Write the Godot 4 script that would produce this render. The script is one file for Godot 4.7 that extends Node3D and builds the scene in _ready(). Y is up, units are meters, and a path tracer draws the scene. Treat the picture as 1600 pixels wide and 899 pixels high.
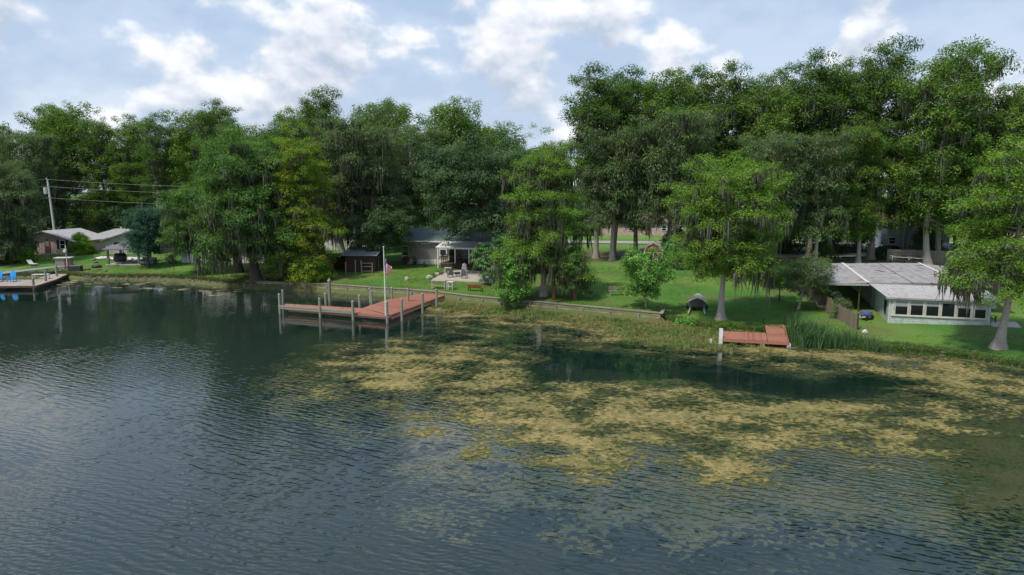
extends Node3D
# A lake shore seen from a drone over the water. Metres, y up, the water surface at y = 0, the land to the north (-z).

const SUN_TOWARDS := Vector3(-0.36, 0.84, 0.34)

# shoreline: x, z and the height of the bank there, from west to east
const SHORE := [[-600.0, -120.0, 0.6], [-120.0, -100.0, 0.6], [-72.3, -97.0, 0.5], [-62.4, -97.0, 0.5], [-58.4, -94.8, 0.5], [-49.2, -94.1, 0.6], [-42.7, -91.4, 0.65], [-31.9, -85.3, 0.6], [-22.3, -83.0, 0.85], [-8.6, -77.0, 0.85], [-5.5, -74.4, 0.85], [12.0, -63.9, 0.85], [13.7, -62.9, 0.85], [14.3, -63.8, 0.2], [16.2, -61.6, 0.2], [18.3, -59.9, 0.25], [21.5, -58.6, 0.25], [24.0, -57.0, 0.2], [25.0, -54.5, 0.2], [26.5, -52.3, 0.15], [30.2, -51.0, 0.2], [32.6, -49.0, 0.25], [35.0, -46.0, 0.25], [42.0, -40.0, 0.3], [70.0, -22.0, 0.3], [140.0, 0.0, 0.3], [600.0, 60.0, 0.3]]

var taken := {}
var mats := {}
var rng := RandomNumberGenerator.new()
var big_noise := FastNoiseLite.new()

# ------------------------------------------------------------------ mesh collecting

class MB:
	var v := PackedVector3Array()
	var n := PackedVector3Array()
	var c := PackedColorArray()
	var col := Color(1, 1, 1)
	func tri(a: Vector3, b: Vector3, d: Vector3) -> void:   # counter-clockwise seen from outside
		var nn := (b - a).cross(d - a).normalized()
		v.append(a); v.append(d); v.append(b)
		for i in 3:
			n.append(nn); c.append(col)
	func quad(a: Vector3, b: Vector3, d: Vector3, e: Vector3) -> void:
		tri(a, b, d); tri(a, d, e)
	func trin(a: Vector3, b: Vector3, d: Vector3, na: Vector3, nb: Vector3, nd: Vector3) -> void:
		v.append(a); v.append(d); v.append(b)
		n.append(na); n.append(nd); n.append(nb)
		for i in 3:
			c.append(col)
	func box(p: Vector3, s: Vector3, b := Basis()) -> void:
		var x := b.x * s.x * 0.5
		var y := b.y * s.y * 0.5
		var z := b.z * s.z * 0.5
		quad(p - x - y + z, p + x - y + z, p + x + y + z, p - x + y + z)
		quad(p + x - y - z, p - x - y - z, p - x + y - z, p + x + y - z)
		quad(p + x - y + z, p + x - y - z, p + x + y - z, p + x + y + z)
		quad(p - x - y - z, p - x - y + z, p - x + y + z, p - x + y - z)
		quad(p - x + y + z, p + x + y + z, p + x + y - z, p - x + y - z)
		quad(p - x - y - z, p + x - y - z, p + x - y + z, p - x - y + z)
	func beam(a: Vector3, b: Vector3, w: float, h: float) -> void:
		var d := (b - a).normalized()
		var up := Vector3.UP if absf(d.y) < 0.95 else Vector3(0, 0, 1)
		var x := up.cross(d).normalized()
		box((a + b) * 0.5, Vector3(w, h, (b - a).length()), Basis(x, d.cross(x), d))
	func tube(pts: Array, rad: Array, k := 8, capped := true, flute := 0.0) -> void:
		var rings := []
		var norms := []
		var ref := Vector3(0.31, 0.12, 0.94)
		for i in pts.size():
			var d: Vector3 = (pts[mini(i + 1, pts.size() - 1)] - pts[maxi(i - 1, 0)]).normalized()
			var x := ref.cross(d).normalized()
			var y := d.cross(x)
			var ring := []
			var nr := []
			for j in k:
				var a := TAU * j / k
				var o := x * cos(a) + y * sin(a)
				var r: float = rad[i]
				if flute > 0.0:
					r *= 1.0 + flute * (0.6 * sin(a * 3.0 + 0.7) + 0.5 * sin(a * 5.0)) * clampf(1.0 - i * 0.3, 0.0, 1.0)
				ring.append(pts[i] + o * r)
				nr.append(o)
			rings.append(ring); norms.append(nr)
		for i in pts.size() - 1:
			for j in k:
				var q := (j + 1) % k
				trin(rings[i][j], rings[i][q], rings[i + 1][q], norms[i][j], norms[i][q], norms[i + 1][q])
				trin(rings[i][j], rings[i + 1][q], rings[i + 1][j], norms[i][j], norms[i + 1][q], norms[i + 1][j])
		if capped:
			var e := pts.size() - 1
			for j in k:
				tri(pts[e], rings[e][j], rings[e][(j + 1) % k])
				tri(pts[0], rings[0][(j + 1) % k], rings[0][j])
	func ball(p: Vector3, r: Vector3, lump := 0.0, sd := 0, k := 8) -> void:
		var rg := RandomNumberGenerator.new()
		rg.seed = sd
		var rows := []
		for i in k + 1:
			var row := []
			var la := PI * i / k
			for j in k * 2:
				var lo := TAU * j / (k * 2)
				var s := 1.0 + rg.randf_range(-lump, lump)
				if i == 0 or i == k:
					s = 1.0
				row.append(p + Vector3(sin(la) * cos(lo), cos(la), -sin(la) * sin(lo)) * r * s)
			rows.append(row)
		for i in k:
			for j in k * 2:
				var q := (j + 1) % (k * 2)
				if i > 0:
					tri(rows[i][j], rows[i + 1][q], rows[i][q])
				if i < k - 1:
					tri(rows[i][j], rows[i + 1][j], rows[i + 1][q])
	func prism(poly: Array, from: float, to: float) -> void:   # a profile in x, y (counter-clockwise from +z) drawn out along z
		var pv := PackedVector2Array()
		for p in poly:
			pv.append(p)
		var t := Geometry2D.triangulate_polygon(pv)
		for i in range(0, t.size(), 3):
			var a := pv[t[i]]
			var b := pv[t[i + 1]]
			var d := pv[t[i + 2]]
			if (b - a).cross(d - a) < 0.0:
				var sw := b
				b = d
				d = sw
			tri(Vector3(a.x, a.y, to), Vector3(b.x, b.y, to), Vector3(d.x, d.y, to))
			tri(Vector3(a.x, a.y, from), Vector3(d.x, d.y, from), Vector3(b.x, b.y, from))
		for i in pv.size():
			var a := pv[i]
			var b := pv[(i + 1) % pv.size()]
			quad(Vector3(a.x, a.y, to), Vector3(a.x, a.y, from), Vector3(b.x, b.y, from), Vector3(b.x, b.y, to))

func numbered(called: String) -> String:
	var k: int = taken.get(called, 0)
	taken[called] = k + 1
	return called if k == 0 else "%s_%03d" % [called, k]

func obj(called: String, m: MB, material: Material, parent: Node = self, kind := "") -> MeshInstance3D:
	var arr := []
	arr.resize(Mesh.ARRAY_MAX)
	arr[Mesh.ARRAY_VERTEX] = m.v
	if m.n.size() == m.v.size():
		arr[Mesh.ARRAY_NORMAL] = m.n
	arr[Mesh.ARRAY_COLOR] = m.c
	var mesh := ArrayMesh.new()
	mesh.add_surface_from_arrays(Mesh.PRIMITIVE_TRIANGLES, arr)
	mesh.surface_set_material(0, material)
	var o := MeshInstance3D.new()
	o.mesh = mesh
	o.name = numbered(called) if parent == self else called
	parent.add_child(o, true)
	if kind:
		o.set_meta("kind", kind)
	return o

func tag(o: Node, label: String, category: String, group := "") -> Node:
	o.set_meta("label", label)
	o.set_meta("category", category)
	if group:
		o.set_meta("group", group)
	return o

func thing(called: String, label: String, category: String, at := Vector3.ZERO, turn := 0.0, group := "") -> Node3D:
	var o := Node3D.new()
	o.name = numbered(called)
	add_child(o)
	o.position = at
	o.rotation.y = turn
	tag(o, label, category, group)
	return o

func dup(root: Node3D, at: Vector3, turn: float, label: String, sc := 1.0, group := "") -> Node3D:
	var r: Node3D = root.duplicate()
	r.name = numbered(String(root.name).rstrip("0123456789").trim_suffix("_"))
	add_child(r)
	r.position = at
	r.rotation.y = turn
	r.scale = Vector3.ONE * sc
	r.set_meta("label", label)
	if group:
		r.set_meta("group", group)
	return r

# ------------------------------------------------------------------ the lie of the land

func shore_z(x: float) -> float:
	for i in SHORE.size() - 1:
		if x <= SHORE[i + 1][0] or i == SHORE.size() - 2:
			var a: Array = SHORE[i]
			var b: Array = SHORE[i + 1]
			return a[1] + (b[1] - a[1]) * (x - a[0]) / (b[0] - a[0])
	return 0.0

func shore(x: float, z: float) -> Vector2:   # distance inland, height of the nearest bank
	var best := 1e18
	var e := 0.0
	for i in SHORE.size() - 1:
		var a: Array = SHORE[i]
		var b: Array = SHORE[i + 1]
		var vx: float = b[0] - a[0]
		var vz: float = b[1] - a[1]
		var wx: float = x - a[0]
		var wz: float = z - a[1]
		var t := clampf((wx * vx + wz * vz) / (vx * vx + vz * vz), 0.0, 1.0)
		var dx := wx - t * vx
		var dz := wz - t * vz
		var q := dx * dx + dz * dz
		if q < best:
			best = q
			e = a[2] + (b[2] - a[2]) * t
	return Vector2(sqrt(best) * (1.0 if z < shore_z(x) else -1.0), e)

func gh(x: float, z: float) -> float:
	var s := shore(x, z)
	if s.x >= 0.0:
		return s.y + (2.5 - s.y) * (1.0 - exp(-s.x / 25.0))
	if s.x > -0.8:
		return -0.35 + (s.y + 0.35) * (s.x + 0.8) / 0.8
	return maxf(-1.6, -0.35 + (s.x + 0.8) * 0.12)

func on(x: float, z: float, up := 0.0) -> Vector3:
	return Vector3(x, gh(x, z) + up, z)

# ------------------------------------------------------------------ materials

func noise_image(sd: int, size: int, freq: float, oct: int, kind := FastNoiseLite.TYPE_SIMPLEX_SMOOTH) -> Image:
	var f := FastNoiseLite.new()
	f.seed = sd
	f.noise_type = kind
	f.frequency = freq
	f.fractal_octaves = oct
	return f.get_seamless_image(size, size)

func ramp_tex(sd: int, size: int, freq: float, oct: int, stops: Array, stretch := 1) -> ImageTexture:
	# stops: [[where, linear colour], ...]
	var im := noise_image(sd, size, freq, oct)
	if stretch > 1:
		im.resize(size, size / stretch, Image.INTERPOLATE_BILINEAR)
		im.resize(size, size, Image.INTERPOLATE_CUBIC)
	var g := Gradient.new()
	g.offsets = PackedFloat32Array(stops.map(func(s): return s[0]))
	g.colors = PackedColorArray(stops.map(func(s): return s[1]))
	var lut := PackedByteArray()
	for i in 256:
		var k := g.sample(i / 255.0).linear_to_srgb()
		lut.append(int(clampf(k.r, 0, 1) * 255)); lut.append(int(clampf(k.g, 0, 1) * 255)); lut.append(int(clampf(k.b, 0, 1) * 255))
	var src := im.get_data()
	var out := PackedByteArray()
	out.resize(size * size * 3)
	for i in size * size:
		var q := src[i] * 3
		out[i * 3] = lut[q]
		out[i * 3 + 1] = lut[q + 1]
		out[i * 3 + 2] = lut[q + 2]
	return ImageTexture.create_from_image(Image.create_from_data(size, size, false, Image.FORMAT_RGB8, out))

func grey(a: float) -> Color:
	return Color(a, a, a)

func mat(called: String, c: Color, rough := 0.8, tex: Texture2D = null, scale := Vector3.ONE, bump: Texture2D = null, bump_cm := 1.0, world := false) -> StandardMaterial3D:
	var m := StandardMaterial3D.new()
	m.resource_name = called
	m.albedo_color = c.linear_to_srgb()
	m.roughness = rough
	m.vertex_color_use_as_albedo = true
	if tex or bump:
		m.uv1_triplanar = true
		m.uv1_world_triplanar = world
		m.uv1_scale = scale
	if tex:
		m.albedo_texture = tex
	if bump:
		m.heightmap_enabled = true
		m.heightmap_texture = bump
		m.heightmap_scale = bump_cm
	mats[called] = m
	return m

func make_materials() -> void:
	var weather := ramp_tex(11, 256, 0.02, 5, [[0.0, grey(0.62)], [0.45, grey(0.92)], [0.7, grey(1.0)], [1.0, grey(0.8)]])
	var wood := ramp_tex(12, 256, 0.05, 4, [[0.0, grey(0.5)], [0.4, grey(0.85)], [0.7, grey(1.0)], [1.0, grey(0.72)]], 12)
	var rough := ImageTexture.create_from_image(noise_image(13, 256, 0.05, 4))
	var bark := ramp_tex(14, 256, 0.045, 4, [[0.0, grey(0.35)], [0.4, grey(0.8)], [0.6, grey(1.0)], [1.0, grey(0.75)]])
	var grass := ramp_tex(15, 512, 0.03, 5, [[0.0, Color(0.55, 0.6, 0.4)], [0.4, Color(0.85, 0.88, 0.75)], [0.6, Color(1, 1, 1)], [1.0, Color(1.25, 1.15, 0.9)]])
	var grass_bump := ImageTexture.create_from_image(noise_image(16, 512, 0.2, 2))
	var rust := ramp_tex(17, 512, 0.012, 5, [[0.0, Color(0.6, 0.6, 0.62)], [0.42, Color(0.88, 0.88, 0.9)], [0.66, Color(1, 1, 1)], [0.74, Color(0.85, 0.72, 0.62)], [0.80, Color(0.42, 0.20, 0.12)], [1.0, Color(0.3, 0.13, 0.08)]])
	var concrete := ramp_tex(18, 256, 0.03, 5, [[0.0, grey(0.6)], [0.5, grey(0.9)], [1.0, grey(1.0)]])
	var algae := ramp_tex(19, 512, 0.05, 5, [[0.0, Color(0.5, 0.55, 0.35)], [0.4, Color(0.8, 0.85, 0.7)], [0.6, Color(1, 1, 1)], [1.0, Color(1.2, 1.12, 0.95)]])
	mat("lawn", Color(1, 1, 1), 0.9, grass, Vector3.ONE * 0.35, grass_bump, 6.0, true)
	mat("lakebed", Color(0.014, 0.020, 0.008), 0.95, algae, Vector3.ONE * 0.1, null, 0.0, true)
	mat("road", Color(0.30, 0.29, 0.28), 0.9, concrete, Vector3.ONE * 0.2, null, 0.0, true)
	mat("concrete", Color(0.42, 0.38, 0.34), 0.9, concrete, Vector3.ONE * 0.5)
	mat("stone", Color(0.15, 0.13, 0.10), 0.95, weather, Vector3.ONE * 1.5, rough, 3.0)
	mat("old_wood", Color(0.30, 0.26, 0.21), 0.9, wood, Vector3(1.2, 1.2, 1.2), rough, 0.6)
	mat("piling", Color(0.24, 0.25, 0.20), 0.9, wood, Vector3(1.5, 1.5, 1.5), rough, 1.0)
	mat("red_deck", Color(0.34, 0.142, 0.098), 0.7, weather, Vector3.ONE * 0.6, rough, 0.3)
	mat("red_stain", Color(0.17, 0.06, 0.045), 0.7, weather, Vector3.ONE * 0.6)
	mat("grey_deck", Color(0.36, 0.30, 0.27), 0.85, weather, Vector3.ONE * 0.8)
	mat("dark_wood", Color(0.070, 0.045, 0.033), 0.85, wood, Vector3.ONE * 1.0, rough, 0.5)
	mat("deck_brown", Color(0.12, 0.045, 0.03), 0.75, wood, Vector3.ONE * 1.0)
	mat("white_paint", Color(0.74, 0.75, 0.76), 0.55, weather, Vector3.ONE * 0.4)
	mat("dirty_white", Color(0.55, 0.54, 0.52), 0.7, weather, Vector3.ONE * 0.5)
	mat("metal_roof", Color(0.31, 0.30, 0.315), 0.6, rust, Vector3.ONE * 0.07)
	mat("clean_metal", Color(0.42, 0.41, 0.43), 0.45, weather, Vector3.ONE * 0.25)
	mat("grey_metal", Color(0.26, 0.28, 0.31), 0.5, weather, Vector3.ONE * 0.5)
	mat("green_metal", Color(0.135, 0.185, 0.18), 0.55, weather, Vector3.ONE * 0.4)
	mat("pale_siding", Color(0.42, 0.50, 0.48), 0.65, weather, Vector3.ONE * 0.3)
	mat("taupe_siding", Color(0.30, 0.275, 0.245), 0.7, weather, Vector3.ONE * 0.4)
	mat("pink_stucco", Color(0.56, 0.42, 0.40), 0.85, weather, Vector3.ONE * 0.3)
	mat("grey_siding", Color(0.34, 0.35, 0.32), 0.8, weather, Vector3.ONE * 0.3)
	mat("blue_siding", Color(0.34, 0.42, 0.46), 0.7, weather, Vector3.ONE * 0.3)
	mat("white_siding", Color(0.66, 0.67, 0.68), 0.6, weather, Vector3.ONE * 0.3)
	mat("fence_wood", Color(0.23, 0.195, 0.15), 0.9, wood, Vector3.ONE * 0.8, rough, 0.5)
	mat("dark_metal", Color(0.03, 0.032, 0.034), 0.5, weather, Vector3.ONE)
	mat("dark_plastic", Color(0.022, 0.024, 0.026), 0.55)
	mat("grey_plastic", Color(0.12, 0.125, 0.13), 0.6)
	mat("pavilion_roof", Color(0.14, 0.135, 0.155), 0.8, weather, Vector3.ONE * 0.5)
	mat("blue_plastic", Color(0.015, 0.27, 0.66), 0.45)
	mat("navy_cloth", Color(0.06, 0.08, 0.19), 0.9)
	mat("blue_tarp", Color(0.02, 0.08, 0.42), 0.5)
	mat("red_paint", Color(0.25, 0.055, 0.035), 0.7, weather, Vector3.ONE * 0.6)
	mat("barn_red", Color(0.20, 0.06, 0.04), 0.8, weather, Vector3.ONE * 0.6)
	mat("boat_cover", Color(0.30, 0.33, 0.27), 0.8, weather, Vector3.ONE * 0.5)
	mat("car_paint", Color(0.012, 0.013, 0.016), 0.25)
	mat("silver_paint", Color(0.45, 0.46, 0.48), 0.3)
	mat("shingle", Color(0.13, 0.095, 0.075), 0.9, weather, Vector3.ONE * 0.8)
	mat("glass", Color(0.012, 0.016, 0.02), 0.06)
	mat("blind", Color(0.26, 0.29, 0.31), 0.7)
	mat("bark_grey", Color(0.47, 0.42, 0.38), 0.95, bark, Vector3(1.6, 0.35, 1.6), ImageTexture.create_from_image(noise_image(21, 256, 0.06, 3)), 5.0)
	mat("bark_dark", Color(0.085, 0.070, 0.055), 0.95, bark, Vector3(1.6, 0.4, 1.6), ImageTexture.create_from_image(noise_image(22, 256, 0.06, 3)), 4.0)
	mat("bark_red", Color(0.26, 0.11, 0.065), 0.95, bark, Vector3(2.0, 0.4, 2.0))
	mat("galvanised", Color(0.42, 0.44, 0.46), 0.45)
	mat("pole_concrete", Color(0.42, 0.45, 0.46), 0.8)
	mat("wire", Color(0.03, 0.03, 0.03), 0.6)
	mat("straw", Color(0.24, 0.17, 0.10), 0.95, weather, Vector3.ONE)
	var lf := mat("leaf", Color(1, 1, 1), 0.62)
	lf.backlight_enabled = true
	lf.backlight = Color(0.80, 0.86, 0.45)
	lf.metallic_specular = 0.2
	var ms := mat("moss", Color(1, 1, 1), 0.95)
	ms.backlight_enabled = true
	ms.backlight = Color(0.55, 0.56, 0.5)
	ms.metallic_specular = 0.1
	var rd := mat("reed", Color(1, 1, 1), 0.7)
	rd.backlight_enabled = true
	rd.backlight = Color(0.55, 0.62, 0.35)
	mat("algae", Color(1, 1, 1), 0.85, algae, Vector3.ONE * 0.7, rough, 4.0, true)

# ------------------------------------------------------------------ sky, water, land

func make_sky() -> Sky:
	var W := 4096
	var H := 2048
	var f := FastNoiseLite.new()
	f.seed = 5
	f.noise_type = FastNoiseLite.TYPE_SIMPLEX_SMOOTH
	f.frequency = 1.0
	f.fractal_octaves = 6
	f.fractal_gain = 0.52
	var bl := FastNoiseLite.new()
	bl.seed = 9
	bl.noise_type = FastNoiseLite.TYPE_CELLULAR
	bl.cellular_return_type = FastNoiseLite.RETURN_DISTANCE
	bl.frequency = 1.0
	bl.fractal_octaves = 3
	bl.domain_warp_enabled = true
	bl.domain_warp_amplitude = 0.35
	bl.domain_warp_frequency = 1.2
	# cloud banks: azimuth, elevation (degrees), half widths, weight
	var banks := [[-33.0, 10.4, 10.0, 2.8, 0.70], [-22.0, 9.4, 9.0, 3.0, 0.68], [-10.0, 8.4, 8.0, 3.0, 0.42], [-13.0, 14.5, 7.0, 1.9, 0.42], [-2.0, 9.0, 7.0, 2.2, 0.5], [3.5, 8.8, 3.2, 1.7, 0.42], [-30.0, 6.2, 16.0, 3.2, 0.75], [-6.0, 6.2, 13.0, 3.0, 0.72], [2.0, 15.0, 14.0, 1.7, 0.42], [14.0, 14.6, 4.0, 1.2, 0.25], [35.0, 9.6, 5.5, 2.0, 0.5], [30.0, 14.0, 4.0, 1.2, 0.14], [-27.5, 14.3, 5.0, 1.2, -0.5], [21.0, 10.5, 12.0, 3.6, -0.55], [-33.5, 15.2, 5.0, 1.0, -0.3]]
	var im := Image.create_empty(W, H, false, Image.FORMAT_RGB8)
	var done := []
	for pass_no in 2:
		# the zone near the horizon in full detail, the rest of the dome at a quarter of it
		var step := 4 if pass_no == 0 else 1
		var w := W / step
		var h := H / 2 / step
		var r0 := 0 if pass_no == 0 else H / 2 - 290
		var r1 := h if pass_no == 0 else H / 2 + 1
		var dens := []
		var px := PackedByteArray()
		px.resize(w * (r1 - r0) * 3)
		var lag := maxi(1, int(16.0 / step))
		for r in range(r0, r1):
			var el := 90.0 - (r + 0.5) * 180.0 * step / H
			var er := deg_to_rad(maxf(el, 0.3))
			var y := sin(er) * 1.8
			var cr := cos(er)
			var row := PackedFloat32Array()
			row.resize(w)
			var near := []
			for b in banks:
				var q: float = (el - b[1]) / b[3]
				if absf(q) < 2.6:
					near.append([b[0], b[2], b[4] * exp(-q * q)])
			var base := 0.05 - 0.16 * clampf((el - 17.0) / 10.0, 0.0, 1.0) + 0.30 * clampf((el - 52.0) / 20.0, 0.0, 1.0)
			for x in w:
				var az := ((x + 0.5) / w - 0.5) * 360.0
				var ar := deg_to_rad(az)
				var dx := cr * sin(ar)
				var dz := cr * cos(ar)
				var nv := f.get_noise_3d(dx * 5.0, y * 4.6, dz * 5.0)
				var k := base
				for b in near:
					var q: float = (az - b[0]) / b[1]
					k += b[2] * exp(-q * q)
				var bil := bl.get_noise_3d(dx * 15.0, y * 13.0, dz * 15.0)
				row[x] = nv * 0.60 + k * 0.9 - bil * 0.30 - 0.18
			dens.append(row)
			var up: PackedFloat32Array = dens[maxi(0, dens.size() - 1 - lag)]
			var up2: PackedFloat32Array = dens[maxi(0, dens.size() - 1 - lag * 3)]
			var t := pow(1.0 - sin(er), 2.5)
			var sr := lerpf(0.20, 0.47, t)
			var sg := lerpf(0.34, 0.57, t)
			var sb := lerpf(0.57, 0.68, t)
			var veil := clampf(1.0 - el / 9.0, 0.0, 1.0) * 0.6
			var o := (r - r0) * w * 3
			for x in w:
				var d := row[x]
				var a := clampf((d + 0.05) / 0.26, 0.0, 1.0)
				a = a * a * (3.0 - 2.0 * a)
				var thick := clampf(up2[x] * 1.3 + 0.25, 0.0, 1.0)
				var lit := clampf(0.80 + (d - up[x]) * 2.4 - thick * 0.95, 0.0, 1.0)
				var cr2 := lerpf(0.40, 0.76, lit)
				var cg := lerpf(0.46, 0.77, lit)
				var cb := lerpf(0.56, 0.80, lit)
				a = maxf(a * 0.97, veil * 0.7 + 0.22)
				px[o] = int(255.0 * pow(lerpf(sr, cr2, a), 0.4545))
				px[o + 1] = int(255.0 * pow(lerpf(sg, cg, a), 0.4545))
				px[o + 2] = int(255.0 * pow(lerpf(sb, cb, a), 0.4545))
				o += 3
		var part := Image.create_from_data(w, r1 - r0, false, Image.FORMAT_RGB8, px)
		if step > 1:
			part.resize(W, H / 2, Image.INTERPOLATE_CUBIC)
		im.blit_rect(part, Rect2i(0, 0, W, part.get_height()), Vector2i(0, 0 if pass_no == 0 else r0))
	im.fill_rect(Rect2i(0, H / 2, W, H / 2), Color(0.30, 0.36, 0.34))
	var pm := PanoramaSkyMaterial.new()
	pm.panorama = ImageTexture.create_from_image(im)
	var sky := Sky.new()
	sky.sky_material = pm
	return sky

func ripple_texture() -> ImageTexture:
	# a tile of small wind waves, then spread over the lake with its strength varying from place to place
	var S := 512
	var tile := PackedFloat32Array()
	tile.resize(S * S)
	var rg := RandomNumberGenerator.new()
	rg.seed = 77
	var wx := []
	var wy := []
	var am := []
	var ph := []
	for i in 30:
		# 512 texels are 22.5 m; wavelengths from 0.2 m, running mostly towards the viewer
		var lam := 0.20 * pow(2.6, rg.randf() * rg.randf() * 1.5)
		var dir := deg_to_rad(-12.0) + rg.randfn(0.0, 0.36)
		var k := 22.5 / lam
		wx.append(int(round(k * sin(dir))))
		wy.append(int(round(k * cos(dir))))
		am.append(pow(lam, 1.0) * 1.5)
		ph.append(rg.randf() * TAU)
	for i in 30:
		var a: float = am[i]
		var sx := PackedFloat32Array()
		var cx := PackedFloat32Array()
		for x in S:
			var t: float = TAU * wx[i] * x / S + ph[i]
			sx.append(sin(t) * a)
			cx.append(cos(t) * a)
		for y in S:
			var t: float = TAU * wy[i] * y / S
			var cy := cos(t)
			var sy := sin(t)
			var o := y * S
			for x in S:
				tile[o + x] += sx[x] * cy + cx[x] * sy
	var N := 2048
	var mask := FastNoiseLite.new()
	mask.seed = 31
	mask.frequency = 0.016
	mask.fractal_octaves = 3
	var mim := mask.get_image(256, 256)
	mim.resize(N, N, Image.INTERPOLATE_CUBIC)
	var md := mim.get_data()
	var out := PackedByteArray()
	out.resize(N * N)
	for y in N:
		var near := clampf((y - 700.0) / 800.0, 0.0, 1.0)      # the open lake is rougher than the lee of the trees
		var o := y * N
		var t0 := (y & 511) << 9
		for x in N:
			var q := ((((y * 15 - x * 3) >> 4) & 511) << 9) + (((x * 14 + y * 3) >> 4) & 511)
			# among the weed mats the water lies nearly still
			var calm := clampf((x - 860.0) / 200.0, 0.0, 1.0) * clampf((1560.0 - y) / 130.0, 0.0, 1.0)
			var a := (0.10 + 0.62 * near + 0.95 * (md[o + x] / 255.0 - 0.45)) * (1.0 - 0.68 * calm)
			out[o + x] = clampi(int(128.0 + 13.0 * a * (tile[t0 + (x & 511)] + tile[q])), 0, 255)
	return ImageTexture.create_from_image(Image.create_from_data(N, N, false, Image.FORMAT_L8, out))

func make_water() -> void:
	var m := StandardMaterial3D.new()
	m.resource_name = "water"
	m.transparency = BaseMaterial3D.TRANSPARENCY_ALPHA
	m.albedo_color = Color(0.006, 0.028, 0.025).linear_to_srgb()
	m.albedo_color.a = 0.42
	m.roughness = 0.04
	m.metallic_specular = 0.5
	m.heightmap_enabled = true
	m.heightmap_texture = ripple_texture()
	m.heightmap_scale = 3.4
	var st := SurfaceTool.new()
	st.begin(Mesh.PRIMITIVE_TRIANGLES)
	var xs := [-1500.0, -300.0, -80.0, 40.0, 300.0, 1500.0]
	var zs := [-140.0, -100.0, 20.0, 300.0, 1500.0]
	for i in xs.size() - 1:
		for j in zs.size() - 1:
			var q := [Vector3(xs[i], 0, zs[j]), Vector3(xs[i + 1], 0, zs[j]), Vector3(xs[i + 1], 0, zs[j + 1]), Vector3(xs[i], 0, zs[j + 1])]
			for k in [0, 1, 2, 0, 2, 3]:
				st.set_normal(Vector3.UP)
				st.set_uv(Vector2((q[k].x + 52.0) / 90.0, (q[k].z + 97.0) / 90.0))
				st.add_vertex(q[k])
	var o := MeshInstance3D.new()
	o.name = "lake_water"
	o.mesh = st.commit()
	o.mesh.surface_set_material(0, m)
	o.set_meta("kind", "structure")
	o.set_meta("label", "dark rippled lake water filling the foreground")
	add_child(o)

func spread(a: float, b: float, step: float) -> Array:
	var r := []
	var n := int(ceil((b - a) / step))
	for i in n:
		r.append(a + (b - a) * i / n)
	return r

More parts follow.
